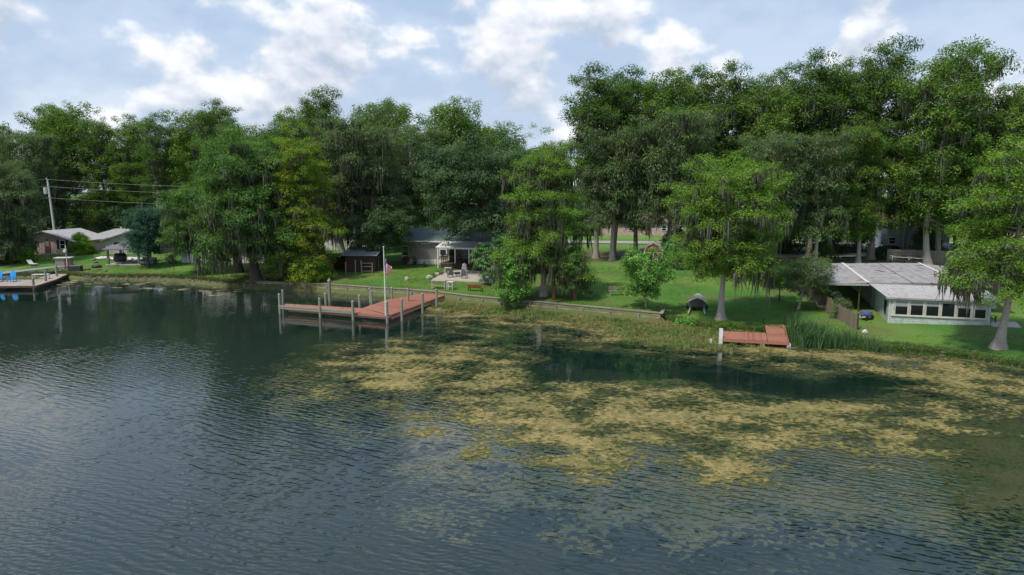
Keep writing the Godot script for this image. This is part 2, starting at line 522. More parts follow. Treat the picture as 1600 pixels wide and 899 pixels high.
func make_land() -> void:
	var xs := [-1600.0, -1000.0, -600.0, -400.0, -280.0, -200.0, -160.0] + spread(-140, -84, 3.0) + spread(-84, 48, 0.7) + spread(48, 80, 2.0) + [80.0, 90.0, 105.0, 125.0, 160.0, 220.0, 320.0, 500.0, 900.0, 1600.0]
	var zs := [-3000.0, -1500.0, -900.0, -600.0, -420.0, -320.0, -260.0, -220.0] + spread(-195, -105, 2.5) + spread(-105, -38, 0.7) + spread(-38, 20, 3.0) + [20.0, 60.0, 120.0, 300.0]
	var nx := xs.size()
	var nz := zs.size()
	var p := []
	var sd := PackedFloat32Array()
	var col := PackedColorArray()
	var patch := FastNoiseLite.new()
	patch.seed = 3
	patch.frequency = 0.06
	patch.fractal_octaves = 4
	for j in nz:
		for i in nx:
			var x: float = xs[i]
			var z: float = zs[j]
			var s := shore(x, z)
			var h: float
			if s.x >= 0.0:
				h = s.y + (2.5 - s.y) * (1.0 - exp(-s.x / 25.0)) + 0.05 * patch.get_noise_2d(x * 3.0, z * 3.0)
			elif s.x > -0.8:
				h = -0.35 + (s.y + 0.35) * (s.x + 0.8) / 0.8
			else:
				h = maxf(-1.6, -0.35 + (s.x + 0.8) * 0.12)
			p.append(Vector3(x, h, z))
			sd.append(s.x)
			# grass, thin and brown in places, leaf litter under the cypress rows
			var n1 := patch.get_noise_2d(x, z)
			var n2 := patch.get_noise_2d(x * 2.7 + 90.0, z * 2.7)
			var g := Color(0.066, 0.205, 0.022).lerp(Color(0.140, 0.255, 0.036), clampf(0.5 + n1 * 2.2, 0, 1))
			g = g.lerp(Color(0.16, 0.145, 0.06), clampf(n2 * 2.2 - 0.25, 0.0, 0.6))
			var litter := 0.0
			if z < -97.0 and x > 4.0:
				litter = clampf((-97.0 - z) / 6.0, 0.0, 0.8) * clampf(1.0 - (-z - 112.0) / 8.0, 0.0, 1.0)
			if absf(x + 24.0) < 12.0 and z > -104.0:
				litter = maxf(litter, clampf(1.0 - absf(x + 26.0) / 9.0, 0.0, 1.0) * 0.8 * clampf(0.7 + n1, 0, 1))
			for t in [[18.9, -61.4, 2.0], [3.0, -72.0, 5.0], [27.4, -64.9, 1.6], [36.0, -50.0, 1.6], [-1.5, -80.0, 3.0], [6.0, -71.0, 3.0]]:
				var d := Vector2(x - t[0], z - t[1]).length()
				litter = maxf(litter, clampf(1.2 - d / t[2], 0.0, 1.0) * clampf(0.55 + n2, 0.0, 0.8))
			g = g.lerp(Color(0.12, 0.085, 0.05), litter)
			g = g.lerp(Color(0.10, 0.085, 0.045), clampf(1.0 - s.x / 0.5, 0.0, 1.0) * 0.7)
			col.append(g)
	var land := MB.new()
	var bed := MB.new()
	var nn := []
	for j in nz:
		for i in nx:
			var l: Vector3 = p[j * nx + maxi(i - 1, 0)]
			var r: Vector3 = p[j * nx + mini(i + 1, nx - 1)]
			var b: Vector3 = p[maxi(j - 1, 0) * nx + i]
			var f: Vector3 = p[mini(j + 1, nz - 1) * nx + i]
			nn.append((f - b).cross(r - l).normalized())
	for j in nz - 1:
		for i in nx - 1:
			var k := [j * nx + i, (j + 1) * nx + i, (j + 1) * nx + i + 1, j * nx + i + 1]
			var mx := maxf(maxf(sd[k[0]], sd[k[1]]), maxf(sd[k[2]], sd[k[3]]))
			var m := land if mx > -0.45 else bed
			for tr in [[0, 2, 1], [0, 3, 2]]:
				for q in tr:
					m.v.append(p[k[q]])
					m.n.append(nn[k[q]])
					m.c.append(col[k[q]] if m == land else Color(1, 1, 1))
	var o := obj("lawn_ground", land, mats.lawn, self, "structure")
	o.set_meta("label", "green lawns and wooded land along the lake shore")
	o = obj("lake_bed", bed, mats.lakebed, self, "structure")
	o.set_meta("label", "dark muddy lake bed under the water")

# ------------------------------------------------------------------ trees

var clumps := {}

func clump_set(key: String, style: String, tints: Array, sprays: int, sd: int) -> Array:
	# leaf clumps of radius 1: twelve of them, four shapes in each of three tones; every leaf spray is a folded kite
	if clumps.has(key):
		return clumps[key]
	var rg := RandomNumberGenerator.new()
	rg.seed = sd
	var out := []
	for tint in tints:
		for s in 4:
			var v := PackedVector3Array()
			var c := PackedColorArray()
			for i in sprays:
				var d := Vector3(rg.randfn(), rg.randfn(), rg.randfn()).normalized()
				if d.y < -0.35 and rg.randf() < 0.7:
					d.y = -d.y
				var r := pow(rg.randf(), 0.4)
				var p := d * r
				var dir: Vector3
				var len := 0.3
				var wid := 0.2
				# each spray lies roughly on the clump's surface, like a shingle, with its tip outward and down
				var nrm := (d * 0.75 + Vector3(0, 0.5, 0) + Vector3(rg.randfn(), rg.randfn(), rg.randfn()) * 0.30).normalized()
				if style == "feather":
					p.y *= 0.85
					dir = Vector3(d.x * 0.8, 0.45, d.z * 0.8) + Vector3(rg.randfn(), rg.randfn() * 0.6, rg.randfn()) * 0.5
					len = rg.randf_range(0.19, 0.40)
					wid = len * rg.randf_range(0.28, 0.45)
				elif style == "broad":
					dir = d + Vector3(rg.randfn(), rg.randfn(), rg.randfn())
					len = rg.randf_range(0.34, 0.52)
					wid = len * rg.randf_range(0.5, 0.7)
				elif style == "droop":
					p.y *= 0.8
					dir = Vector3(d.x * 0.6, -0.55, d.z * 0.6) + Vector3(rg.randfn(), rg.randfn() * 0.6, rg.randfn()) * 0.4
					len = rg.randf_range(0.22, 0.44)
					wid = len * rg.randf_range(0.26, 0.40)
				else:
					p.y *= 0.8
					dir = d + Vector3(rg.randfn(), rg.randfn(), rg.randfn())
					len = rg.randf_range(0.17, 0.32)
					wid = len * rg.randf_range(0.55, 0.8)
				dir = (dir - nrm * dir.dot(nrm)).normalized()
				var side := dir.cross(nrm).normalized() * wid * 0.5
				var fold := nrm * wid * 0.18
				var mid := p + dir * len * 0.5 - fold
				var tip := p + dir * len + Vector3(0, -0.10 * len, 0)
				v.append(p); v.append(tip); v.append(mid + side)
				v.append(p); v.append(mid - side); v.append(tip)
				var k: Color = tint * rg.randf_range(0.84, 1.16)
				k = k.lerp(Color(k.g * 0.95, k.g, k.b), rg.randf() * 0.35)
				for q in 6:
					c.append(k)
			out.append([v, c])
	clumps[key] = out
	return out

func strand(m: MB, at: Vector3, len: float, wid: float, rg: RandomNumberGenerator) -> void:
	# one beard of hanging moss: a tapering strip that sways a little
	var a := rg.randf() * TAU
	var side := Vector3(cos(a), 0, sin(a))
	var sway := Vector3(rg.randfn(), 0, rg.randfn()) * 0.11 * len
	var k := grey(rg.randf_range(0.55, 1.3))
	m.col = Color(0.105, 0.115, 0.082) * k
	var p0 := at
	var p1 := at + Vector3(0, -len * 0.45, 0) + sway * 0.3
	var p2 := at + Vector3(0, -len, 0) + sway
	var w0 := side * wid * 0.35
	var w1 := side * wid * 0.5
	for q in [p0 - w0, p1 + w1, p0 + w0, p0 - w0, p1 - w1, p1 + w1, p1 - w1, p2, p1 + w1]:
		m.v.append(q)
		m.c.append(m.col)

# sp: height, radius, crown (where the crown starts, share of the height), trunk (radius at breast height), limbs, clump (radius), leaf (key), lean, flare, moss (share of clumps with moss),
#     moss_len, shape ("cone", "round", "tall", "umbrella"), low / high (slope of the lowest and topmost limbs), seed, bark, dense
func tree(called: String, label: String, at: Vector3, sp: Dictionary, group := "") -> Node3D:
	var t := thing(called, label, "tree", at, 0.0, group)
	var rg := RandomNumberGenerator.new()
	rg.seed = sp.seed
	var h: float = sp.height
	var R: float = sp.radius
	var lean: Vector2 = sp.get("lean", Vector2.ZERO)
	var flare: float = sp.get("flare", 1.6)
	var crown: float = sp.crown
	var tr: float = sp.trunk
	var cl: float = sp.clump
	var shape: String = sp.get("shape", "cone")
	var low: float = sp.get("low", 0.1)
	var high: float = sp.get("high", 0.9)
	var droop: float = sp.get("droop", 0.25)
	var dense: float = sp.get("dense", 1.0)
	var keep: float = sp.get("keep", 0.82)
	var wood := MB.new()
	# trunk
	var pts := []
	var rad := []
	var wob := Vector2(rg.randfn(), rg.randfn()) * 0.012 * h
	var steps := 12
	for i in steps + 1:
		var s := pow(i / float(steps), 1.9)
		pts.append(Vector3(lean.x * h * s * (0.6 + 0.4 * s) + wob.x * sin(s * 5.0), -0.35 + (h * keep + 0.35) * s, lean.y * h * s * (0.6 + 0.4 * s) + wob.y * sin(s * 4.0 + 1.0)))
		var up := maxf(0.0, (pts[i].y) / (tr * 5.0))
		rad.append(tr * (lerpf(1.0, 0.16, s)) * (1.0 + (flare - 1.0) * exp(-up * 2.6)))
	wood.tube(pts, rad, 12, true, 0.16 if flare > 1.6 else 0.0)
	var along := func(y: float) -> Vector3:
		for i in steps:
			if pts[i + 1].y >= y:
				return pts[i].lerp(pts[i + 1], (y - pts[i].y) / (pts[i + 1].y - pts[i].y))
		return pts[steps]
	var places := []       # [centre, radius, outward]
	var n: int = sp.limbs
	var az := rg.randf() * TAU
	for i in n:
		var q := (i + rg.randf() * 0.8) / n
		var u := crown + (keep - 0.02 - crown) * q          # share of the height
		var c := clampf((u - crown) / (1.0 - crown), 0.0, 1.0)
		var prof := 1.0
		match shape:
			"cone": prof = (0.62 + 0.38 * sin(c * PI * 0.9 + 0.4)) * pow(1.0 - c, 0.55) + 0.14
			"tall": prof = 0.5 + 0.5 * sin(PI * clampf(c * 1.02 + 0.05, 0.0, 1.0))
			"round": prof = sqrt(maxf(0.05, 1.0 - pow(c * 2.0 - 0.75, 2.0)))
			"umbrella": prof = 0.75 + 0.35 * c
		az += 2.399 + rg.randfn() * 0.35
		var L: float = R * prof * rg.randf_range(0.66, 1.12)
		var slope: float = lerpf(low, high, c) + rg.randfn() * 0.12
		var start: Vector3 = along.call(u * h)
		var out := Vector3(cos(az), 0, sin(az))
		var side := Vector3(-out.z, 0, out.x)
		var bend := rg.randfn() * 0.18
		var lp := []
		var lr := []
		var at_ := func(s: float) -> Vector3:
			return start + out * L * s + side * bend * L * s * s + Vector3(0, (slope * s - droop * s * s) * L, 0)
		for k in 5:
			lp.append(at_.call(k / 4.0 * 0.92))
			lr.append(maxf(0.02, tr * 0.34 * (1.0 - u * 0.5) * (1.0 - 0.8 * k / 4.0)))
		wood.tube(lp, lr, 5, false)
		var mossy_limb := rg.randf() < minf(1.0, 1.7 * float(sp.get("moss", 0.0)))
		var s := 0.36 if L > 2.5 * cl else 0.6
		while s <= 1.02:
			var p: Vector3 = at_.call(s)
			places.append([p + Vector3(rg.randfn(), rg.randfn() * 0.5, rg.randfn()) * cl * 0.35, cl * rg.randf_range(0.65, 1.2), mossy_limb])
			# side twigs
			var tw := (1.15 - s) * L * 0.62
			for sg in [-1.0, 1.0]:
				var far := 0.75 * cl
				while far < tw + cl * 0.6:
					if rg.randf() < 0.82 * dense:
						places.append([p + side * sg * far + out * far * 0.45 + Vector3(rg.randfn(), rg.randfn() * 0.6 - 0.12 * far, rg.randfn()) * cl * 0.4, cl * rg.randf_range(0.55, 1.05), mossy_limb])
					far += cl * 1.1
			s += cl * 1.05 / maxf(L, 0.5) / dense
	# the leader
	var top: Vector3 = pts[steps]
	for i in int(5 + 4 * R / maxf(cl, 0.3) * 0.3):
		places.append([top + Vector3(rg.randfn() * cl * 0.7, rg.randf_range(-0.5, 1.0) * (1.0 - keep) * h, rg.randfn() * cl * 0.7), cl * rg.randf_range(0.6, 0.95), false])
	var kinds: Array = clumps[sp.leaf]
	var crown_v := PackedVector3Array()
	var crown_c := PackedColorArray()
	var hang := MB.new()
	var mossy: float = sp.get("moss", 0.0)
	var flat: float = sp.get("flat", 1.0)
	for pl in places:
		var p: Vector3 = pl[0]
		var r: float = pl[1]
		if p.y < 0.4:
			continue
		var b := Basis.from_euler(Vector3(rg.randfn() * 0.22, rg.randf() * TAU, rg.randfn() * 0.22)).scaled(Vector3(r, r * flat, r))
		var e: Array = kinds[rg.randi() % kinds.size()]
		crown_v.append_array(Transform3D(b, p) * (e[0] as PackedVector3Array))
		crown_c.append_array(e[1])
		if pl[2] and rg.randf() < 0.6 and p.y > h * 0.14:
			var ml: float = sp.get("moss_len", 1.6) * rg.randf_range(0.25, 1.35) * clampf(1.25 - 0.6 * p.y / h, 0.4, 1.2)
			for k in int(9 + rg.randi() % 14):
				# a beard: longest in the middle
				var off := Vector3(rg.randfn(), rg.randf_range(-0.25, 0.2), rg.randfn()) * r * 0.36
				var edge := Vector2(off.x, off.z).length() / (r * 0.5)
				var len := minf(ml * (0.25 + 0.95 * exp(-edge * edge)) * rg.randf_range(0.6, 1.15), p.y - 0.5)
				strand(hang, p + off, maxf(len, 0.3), rg.randf_range(0.06, 0.15) * sp.get("moss_wide", 1.0), rg)
	obj("trunk", wood, mats[sp.get("bark", "bark_dark")], t)
	var cm := MB.new()
	cm.v = crown_v
	cm.c = crown_c
	obj("crown", cm, mats.leaf, t)
	if hang.v.size():
		obj("hanging_moss", hang, mats.moss, t)
	return t

func make_leaf_sets() -> void:
	clump_set("bright", "feather", [Color(0.120, 0.266, 0.043), Color(0.098, 0.230, 0.043), Color(0.156, 0.294, 0.048)], 96, 1)
	clump_set("yellow", "feather", [Color(0.168, 0.294, 0.034), Color(0.130, 0.258, 0.036), Color(0.234, 0.294, 0.036)], 110, 2)
	clump_set("dark", "feather", [Color(0.062, 0.146, 0.041), Color(0.077, 0.170, 0.041), Color(0.096, 0.190, 0.043)], 110, 3)
	clump_set("mid", "feather", [Color(0.086, 0.186, 0.043), Color(0.106, 0.216, 0.043), Color(0.130, 0.234, 0.046)], 110, 4)
	clump_set("greyish", "droop", [Color(0.096, 0.166, 0.074), Color(0.108, 0.198, 0.070), Color(0.134, 0.192, 0.101)], 84, 5)
	clump_set("oak", "leafy", [Color(0.074, 0.150, 0.072), Color(0.091, 0.178, 0.082), Color(0.062, 0.127, 0.067)], 104, 6)
	clump_set("teal", "leafy", [Color(0.041, 0.126, 0.086), Color(0.050, 0.150, 0.096), Color(0.034, 0.103, 0.077)], 90, 7)
	clump_set("fresh", "broad", [Color(0.114, 0.324, 0.072), Color(0.144, 0.372, 0.090), Color(0.094, 0.270, 0.062)], 56, 8)
	clump_set("hedge", "leafy", [Color(0.106, 0.258, 0.029), Color(0.132, 0.300, 0.034), Color(0.086, 0.216, 0.029)], 90, 9)
	clump_set("lush", "droop", [Color(0.079, 0.198, 0.053), Color(0.098, 0.230, 0.055), Color(0.067, 0.166, 0.053)], 96, 10)
	clump_set("magnolia", "leafy", [Color(0.086, 0.108, 0.062), Color(0.108, 0.096, 0.062), Color(0.062, 0.096, 0.053)], 70, 11)

func shrub(called: String, label: String, at: Vector3, size: Vector3, set_key: String, count: int, cl: float, sd: int, cat := "shrub", group := "") -> Node3D:
	# a low mound of foliage on a few stems
	var t := thing(called, label, cat, at, 0.0, group)
	var rg := RandomNumberGenerator.new()
	rg.seed = sd
	var cm := MB.new()
	var w := MB.new()
	var kinds: Array = clumps[set_key]
	for i in count:
		var d := Vector3(rg.randfn(), rg.randfn(), rg.randfn()).normalized()
		d.y = absf(d.y) * 1.1 - 0.1
		var p := d * size * rg.randf_range(0.72, 1.0) + Vector3(0, size.y * 0.12, 0)
		var r := cl * rg.randf_range(0.7, 1.2)
		var e: Array = kinds[rg.randi() % kinds.size()]
		cm.v.append_array(Transform3D(Basis.from_euler(Vector3(rg.randfn() * 0.3, rg.randf() * TAU, 0)).scaled(Vector3.ONE * r), p) * (e[0] as PackedVector3Array))
		cm.c.append_array(e[1])
		if i % 6 == 0:
			w.tube([Vector3(d.x * 0.1, -0.2, d.z * 0.1), p * 0.5, p], [0.06, 0.04, 0.02], 5, false)
	obj("stem", w, mats.bark_dark, t)
	obj("foliage", cm, mats.leaf, t)
	return t

func fan_palm(called: String, label: String, at: Vector3, h: float, sd: int) -> Node3D:
	# a cabbage palm: a short rough trunk, thirty stalks each with a fan of drooping strips
	var t := thing(called, label, "palm tree", at)
	var rg := RandomNumberGenerator.new()
	rg.seed = sd
	var w := MB.new()
	var pts := []
	var rad := []
	for i in 9:
		pts.append(Vector3(rg.randfn() * 0.02, -0.2 + (h + 0.2) * i / 8.0, rg.randfn() * 0.02))
		rad.append(0.17 + 0.04 * (i % 2))
	w.tube(pts, rad, 9)
	obj("trunk", w, mats.bark_grey, t)
	for i in 34:
		var m := MB.new()
		var az := i * 2.399
		var el := 1.2 - 1.9 * i / 33.0 + rg.randfn() * 0.1
		var out := Vector3(cos(az), 0, sin(az))
		var side := Vector3(-out.z, 0, out.x)
		var L := rg.randf_range(0.9, 1.3)
		var base := Vector3(0, h - 0.1, 0)
		var dir := (out * cos(el) + Vector3.UP * sin(el)).normalized()
		var hub := base + dir * L
		var nrm := side.cross(dir)
		var k := rg.randf_range(0.8, 1.2)
		m.col = Color(0.085, 0.125, 0.065) * k
		var lv := func(a: Vector3, b: Vector3, wv: Vector3):
			for q in [a - wv, b, a + wv]:
				m.v.append(q)
				m.c.append(m.col)
		lv.call(base, hub, side * 0.03)
		for j in 11:
			var f := (j - 5) / 5.0 * 1.7
			var ld := (dir * cos(f) + side * sin(f)).normalized()
			var len := rg.randf_range(0.95, 1.3) * (1.0 - 0.2 * absf(f) / 1.75)
			var mid := hub + ld * len * 0.55 - nrm * 0.02
			var tip := hub + ld * len * 0.85 + Vector3(0, -0.42 * len, 0)
			var wv := ld.cross(nrm).normalized() * 0.095
			m.col = Color(0.100, 0.200, 0.085) * k * rg.randf_range(0.8, 1.2)
			lv.call(hub, mid, wv * 0.4)
			for q in [mid - wv, mid + wv, hub, mid - wv, tip, mid + wv]:
				m.v.append(q)
				m.c.append(m.col)
		obj("frond", m, mats.leaf, t)
	return t

# ------------------------------------------------------------------ building parts

func siding(m: MB, a: Vector3, b: Vector3, height: float, step: float, thick := 0.06, tilt := 0.07) -> void:
	# overlapping boards from a to b; the outer face is on the left hand of a > b seen from above turned about, i.e. along (b - a) x up
	var d := (b - a).normalized()
	var out := d.cross(Vector3.UP).normalized()
	var bas := Basis(d, Vector3.UP, out).rotated(d, -tilt)
	var n := int(round(height / step))
	var st := height / n
	for k in n:
		m.col = grey(1.0 + 0.05 * sin(k * 7.3 + a.x * 3.0))
		m.box((a + b) * 0.5 + Vector3.UP * (st * (k + 0.5)), Vector3((b - a).length(), st * 1.02, thick), bas)
	m.col = Color(1, 1, 1)

func boards(m: MB, a: Vector3, b: Vector3, height: float, step: float, thick := 0.03, jitter := 0.0, sd := 0) -> void:
	# upright boards side by side from a to b
	var rg := RandomNumberGenerator.new()
	rg.seed = sd
	var d := b - a
	var n := maxi(1, int(round(Vector2(d.x, d.z).length() / step)))
	var x := Vector3(d.x, 0, d.z).normalized()
	for k in n:
		var hh := height * (1.0 + rg.randf_range(-jitter, jitter))
		m.col = grey(rg.randf_range(0.78, 1.1))
		m.box(a + d * ((k + 0.5) / n) + Vector3.UP * hh * 0.5, Vector3(step * 0.93, hh, thick + rg.randf() * 0.012), Basis(x, Vector3.UP, x.cross(Vector3.UP)).rotated(Vector3.UP, rg.randfn() * jitter * 0.2))
	m.col = Color(1, 1, 1)

func window(parent: Node3D, p: Vector3, w: float, h: float, facing: Basis, frame: Material, cols := 1, rows := 2, blind := 0.0, f := 0.09, proud := 0.07) -> Node3D:
	# p: centre on the wall's face; facing.z points out
	var m := MB.new()
	m.box(Vector3(0, h / 2 - f / 2, proud / 2), Vector3(w, f, proud))
	m.box(Vector3(0, -h / 2 + f / 2, proud / 2), Vector3(w, f, proud))
	for s in [-1, 1]:
		m.box(Vector3(s * (w / 2 - f / 2), 0, proud / 2 - 0.002), Vector3(f, h - 2 * f, proud - 0.004))
	for i in range(1, cols):
		m.box(Vector3(-w / 2 + w * i / cols, 0, proud / 2 - 0.006), Vector3(f * 0.6, h - 2 * f, proud - 0.012))
	for i in range(1, rows):
		m.box(Vector3(0, -h / 2 + h * i / rows, proud / 2 - 0.009), Vector3(w - 2 * f, f * 0.6, proud - 0.018))
	var o := obj("window", m, frame, parent)
	o.transform = Transform3D(facing, p)
	for i in cols:
		for j in rows:
			var g := MB.new()
			g.box(Vector3(-w / 2 + w * (i + 0.5) / cols, -h / 2 + h * (j + 0.5) / rows, 0.018), Vector3(w / cols - f * 0.7, h / rows - f * 0.7, 0.02))
			obj("pane", g, mats.glass, o)
	if blind > 0.0:
		var bl := MB.new()
		bl.box(Vector3(0, h / 2 - f - (h - 2 * f) * blind / 2, 0.036), Vector3(w - 2 * f - 0.02, (h - 2 * f) * blind, 0.012))
		obj("blind", bl, mats.blind, o)
	return o

func facing(d: Vector3) -> Basis:
	var z := Vector3(d.x, 0, d.z).normalized()
	return Basis(Vector3.UP.cross(z), Vector3.UP, z)

func roof_sheet(parent: Node, called: String, a: Vector3, b: Vector3, c: Vector3, d: Vector3, m: Material, ribs: int, thick := 0.06, rib := 0.035) -> MeshInstance3D:
	# a > b along the eave, b > c up the slope, c > d along the top, seen from above counter-clockwise
	var s := MB.new()
	var dn := Vector3.DOWN * thick
	s.quad(a, b, c, d)
	s.quad(d + dn, c + dn, b + dn, a + dn)
	for e in [[a, b], [b, c], [c, d], [d, a]]:
		s.quad(e[0] + dn, e[1] + dn, e[1], e[0])
	var nn := (b - a).cross(d - a).normalized()
	for i in ribs + 1:
		var t := clampf(i / float(maxi(ribs, 1)), 0.004, 0.996)
		if ribs > 0:
			s.beam(a.lerp(b, t) + nn * rib * 0.4, d.lerp(c, t) + nn * rib * 0.4, rib * 1.3, rib)
	return obj(called, s, m, parent)

func post(parent: Node, called: String, a: Vector3, b: Vector3, w: float, m: Material) -> MeshInstance3D:
	var s := MB.new()
	s.beam(a, b, w, w)
	return obj(called, s, m, parent)

func round_post(parent: Node, called: String, at: Vector3, from: float, to: float, r: float, m: Material, cap: Material = null) -> MeshInstance3D:
	var s := MB.new()
	s.col = grey(rng.randf_range(0.8, 1.15))
	s.tube([Vector3(at.x, from, at.z), Vector3(at.x + rng.randfn() * 0.015, (from + to) / 2, at.z), Vector3(at.x + rng.randfn() * 0.02, to, at.z + rng.randfn() * 0.02)], [r * 1.04, r, r * 0.97], 9)
	var o := obj(called, s, m, parent)
	if cap:
		var c := MB.new()
		c.tube([Vector3(at.x, to + 0.003, at.z), Vector3(at.x, to + 0.03, at.z), Vector3(at.x, to + 0.10, at.z)], [r * 1.15, r * 1.1, 0.02], 9)
		obj("post_cap", c, cap, o)
	return o

func decking(parent: Node, a: Vector3, b: Vector3, w0: Vector3, w1: Vector3, step: float, m: Material) -> void:
	# boards laid across a run a > b whose far edge runs w0 > w1
	var s := MB.new()
	var n := int((b - a).length() / step)
	for k in n:
		var t := (k + 0.5) / n
		s.col = grey(rng.randf_range(0.72, 1.18))
		s.beam(a.lerp(b, t), w0.lerp(w1, t), (b - a).length() / n * 0.95, 0.04 + 0.004 * rng.randf())
	obj("decking", s, m, parent, "stuff")

# ------------------------------------------------------------------ seawall and banks

func seawall() -> void:
	var t := thing("seawall", "weathered grey timber seawall with a double cap along the middle lawn", "seawall")
	var line := [Vector3(-33.5, 0, -86.2), Vector3(-22.3, 0, -83.0), Vector3(-8.6, 0, -77.0), Vector3(-5.5, 0, -74.4), Vector3(12.0, 0, -63.9), Vector3(13.7, 0, -62.9)]
	for i in line.size() - 1:
		var a: Vector3 = line[i]
		var b: Vector3 = line[i + 1]
		var d := (b - a).normalized()
		var out := d.cross(Vector3.UP)          # towards the water
		var L := (b - a).length()
		var sheet := MB.new()
		boards(sheet, a + Vector3(0, -0.9, 0) - out * 0.03, b + Vector3(0, -0.9, 0) - out * 0.03, 1.74, 0.3, 0.05, 0.01, i)
		obj("sheeting", sheet, mats.old_wood, t, "stuff")
		var n := maxi(1, int(round(L / 3.0)))
		for k in n:
			var p0 := a.lerp(b, k / float(n)) + d * 0.01
			var p1 := a.lerp(b, (k + 1) / float(n)) - d * 0.01
			var wob := rng.randf_range(-0.02, 0.02)
			var c := MB.new()
			c.col = grey(rng.randf_range(0.65, 0.95))
			c.beam(p0 + Vector3(0, 0.91 + wob, 0) - out * 0.18, p1 + Vector3(0, 0.91 + wob, 0) - out * 0.18, 0.48, 0.08)
			obj("cap_plank", c, mats.old_wood, t)
			var w := MB.new()
			w.col = grey(rng.randf_range(1.0, 1.35))
			w.beam(p0 + Vector3(0, 0.48 + wob, 0) + out * 0.13, p1 + Vector3(0, 0.48 + wob, 0) + out * 0.13, 0.20, 0.12)
			obj("waler_beam", w, mats.old_wood, t)
			round_post(t, "post", p0 + out * 0.30, -1.0, 0.68 + rng.randf() * 0.1, 0.085, mats.piling)
	var e := MB.new()
	boards(e, Vector3(13.7, -0.9, -62.9), Vector3(14.6, -0.9, -65.2), 1.72, 0.3, 0.05, 0.02, 9)
	obj("return_sheeting", e, mats.old_wood, t, "stuff")
	var ec := MB.new()
	ec.beam(Vector3(13.75, 0.91, -62.75), Vector3(14.5, 0.91, -65.2), 0.32, 0.07)
	obj("cap_plank", ec, mats.old_wood, t)

func stone_edge(called: String, label: String, line: Array, size: float, m: Material, sd: int) -> void:
	# a row of stones at the water's edge, each its own part
	var t := thing(called, label, "stone edging")
	var rg := RandomNumberGenerator.new()
	rg.seed = sd
	var shapes := []
	for k in 5:
		var s := MB.new()
		s.ball(Vector3.ZERO, Vector3(1, 0.62, 0.75), 0.16, sd + k, 4)
		shapes.append(s)
	var protos := []
	for i in line.size() - 1:
		var a: Vector3 = line[i]
		var b: Vector3 = line[i + 1]
		var L := (b - a).length()
		var x := 0.0
		while x < L:
			var w := size * rg.randf_range(0.7, 1.4)
			for row in 2:
				var k := rg.randi() % 5
				var o: MeshInstance3D
				if protos.size() <= k * 2 + 1:
					while protos.size() < 10:
						var sh: MB = shapes[protos.size() / 2]
						for q in sh.c.size():
							sh.c[q] = grey(0.8 if protos.size() % 2 else 1.25)
						o = obj("stone", sh, m, t)
						protos.append(o)
						o.position = a - Vector3(0, 3.0, 0)
				o = (protos[k * 2 + rg.randi() % 2] as MeshInstance3D).duplicate()
				o.name = "stone"
				t.add_child(o, true)
				var p := a.lerp(b, x / L) + Vector3(rg.randfn() * 0.08, 0.10 + row * size * 0.6, -row * size * 0.45 + rg.randfn() * 0.08)
				o.transform = Transform3D(Basis.from_euler(Vector3(rg.randfn() * 0.2, rg.randf() * TAU, rg.randfn() * 0.2)).scaled(Vector3.ONE * w * 0.62), p)
			x += w * 0.95
	for o in protos:
		o.queue_free()
		t.remove_child(o)

# ------------------------------------------------------------------ docks

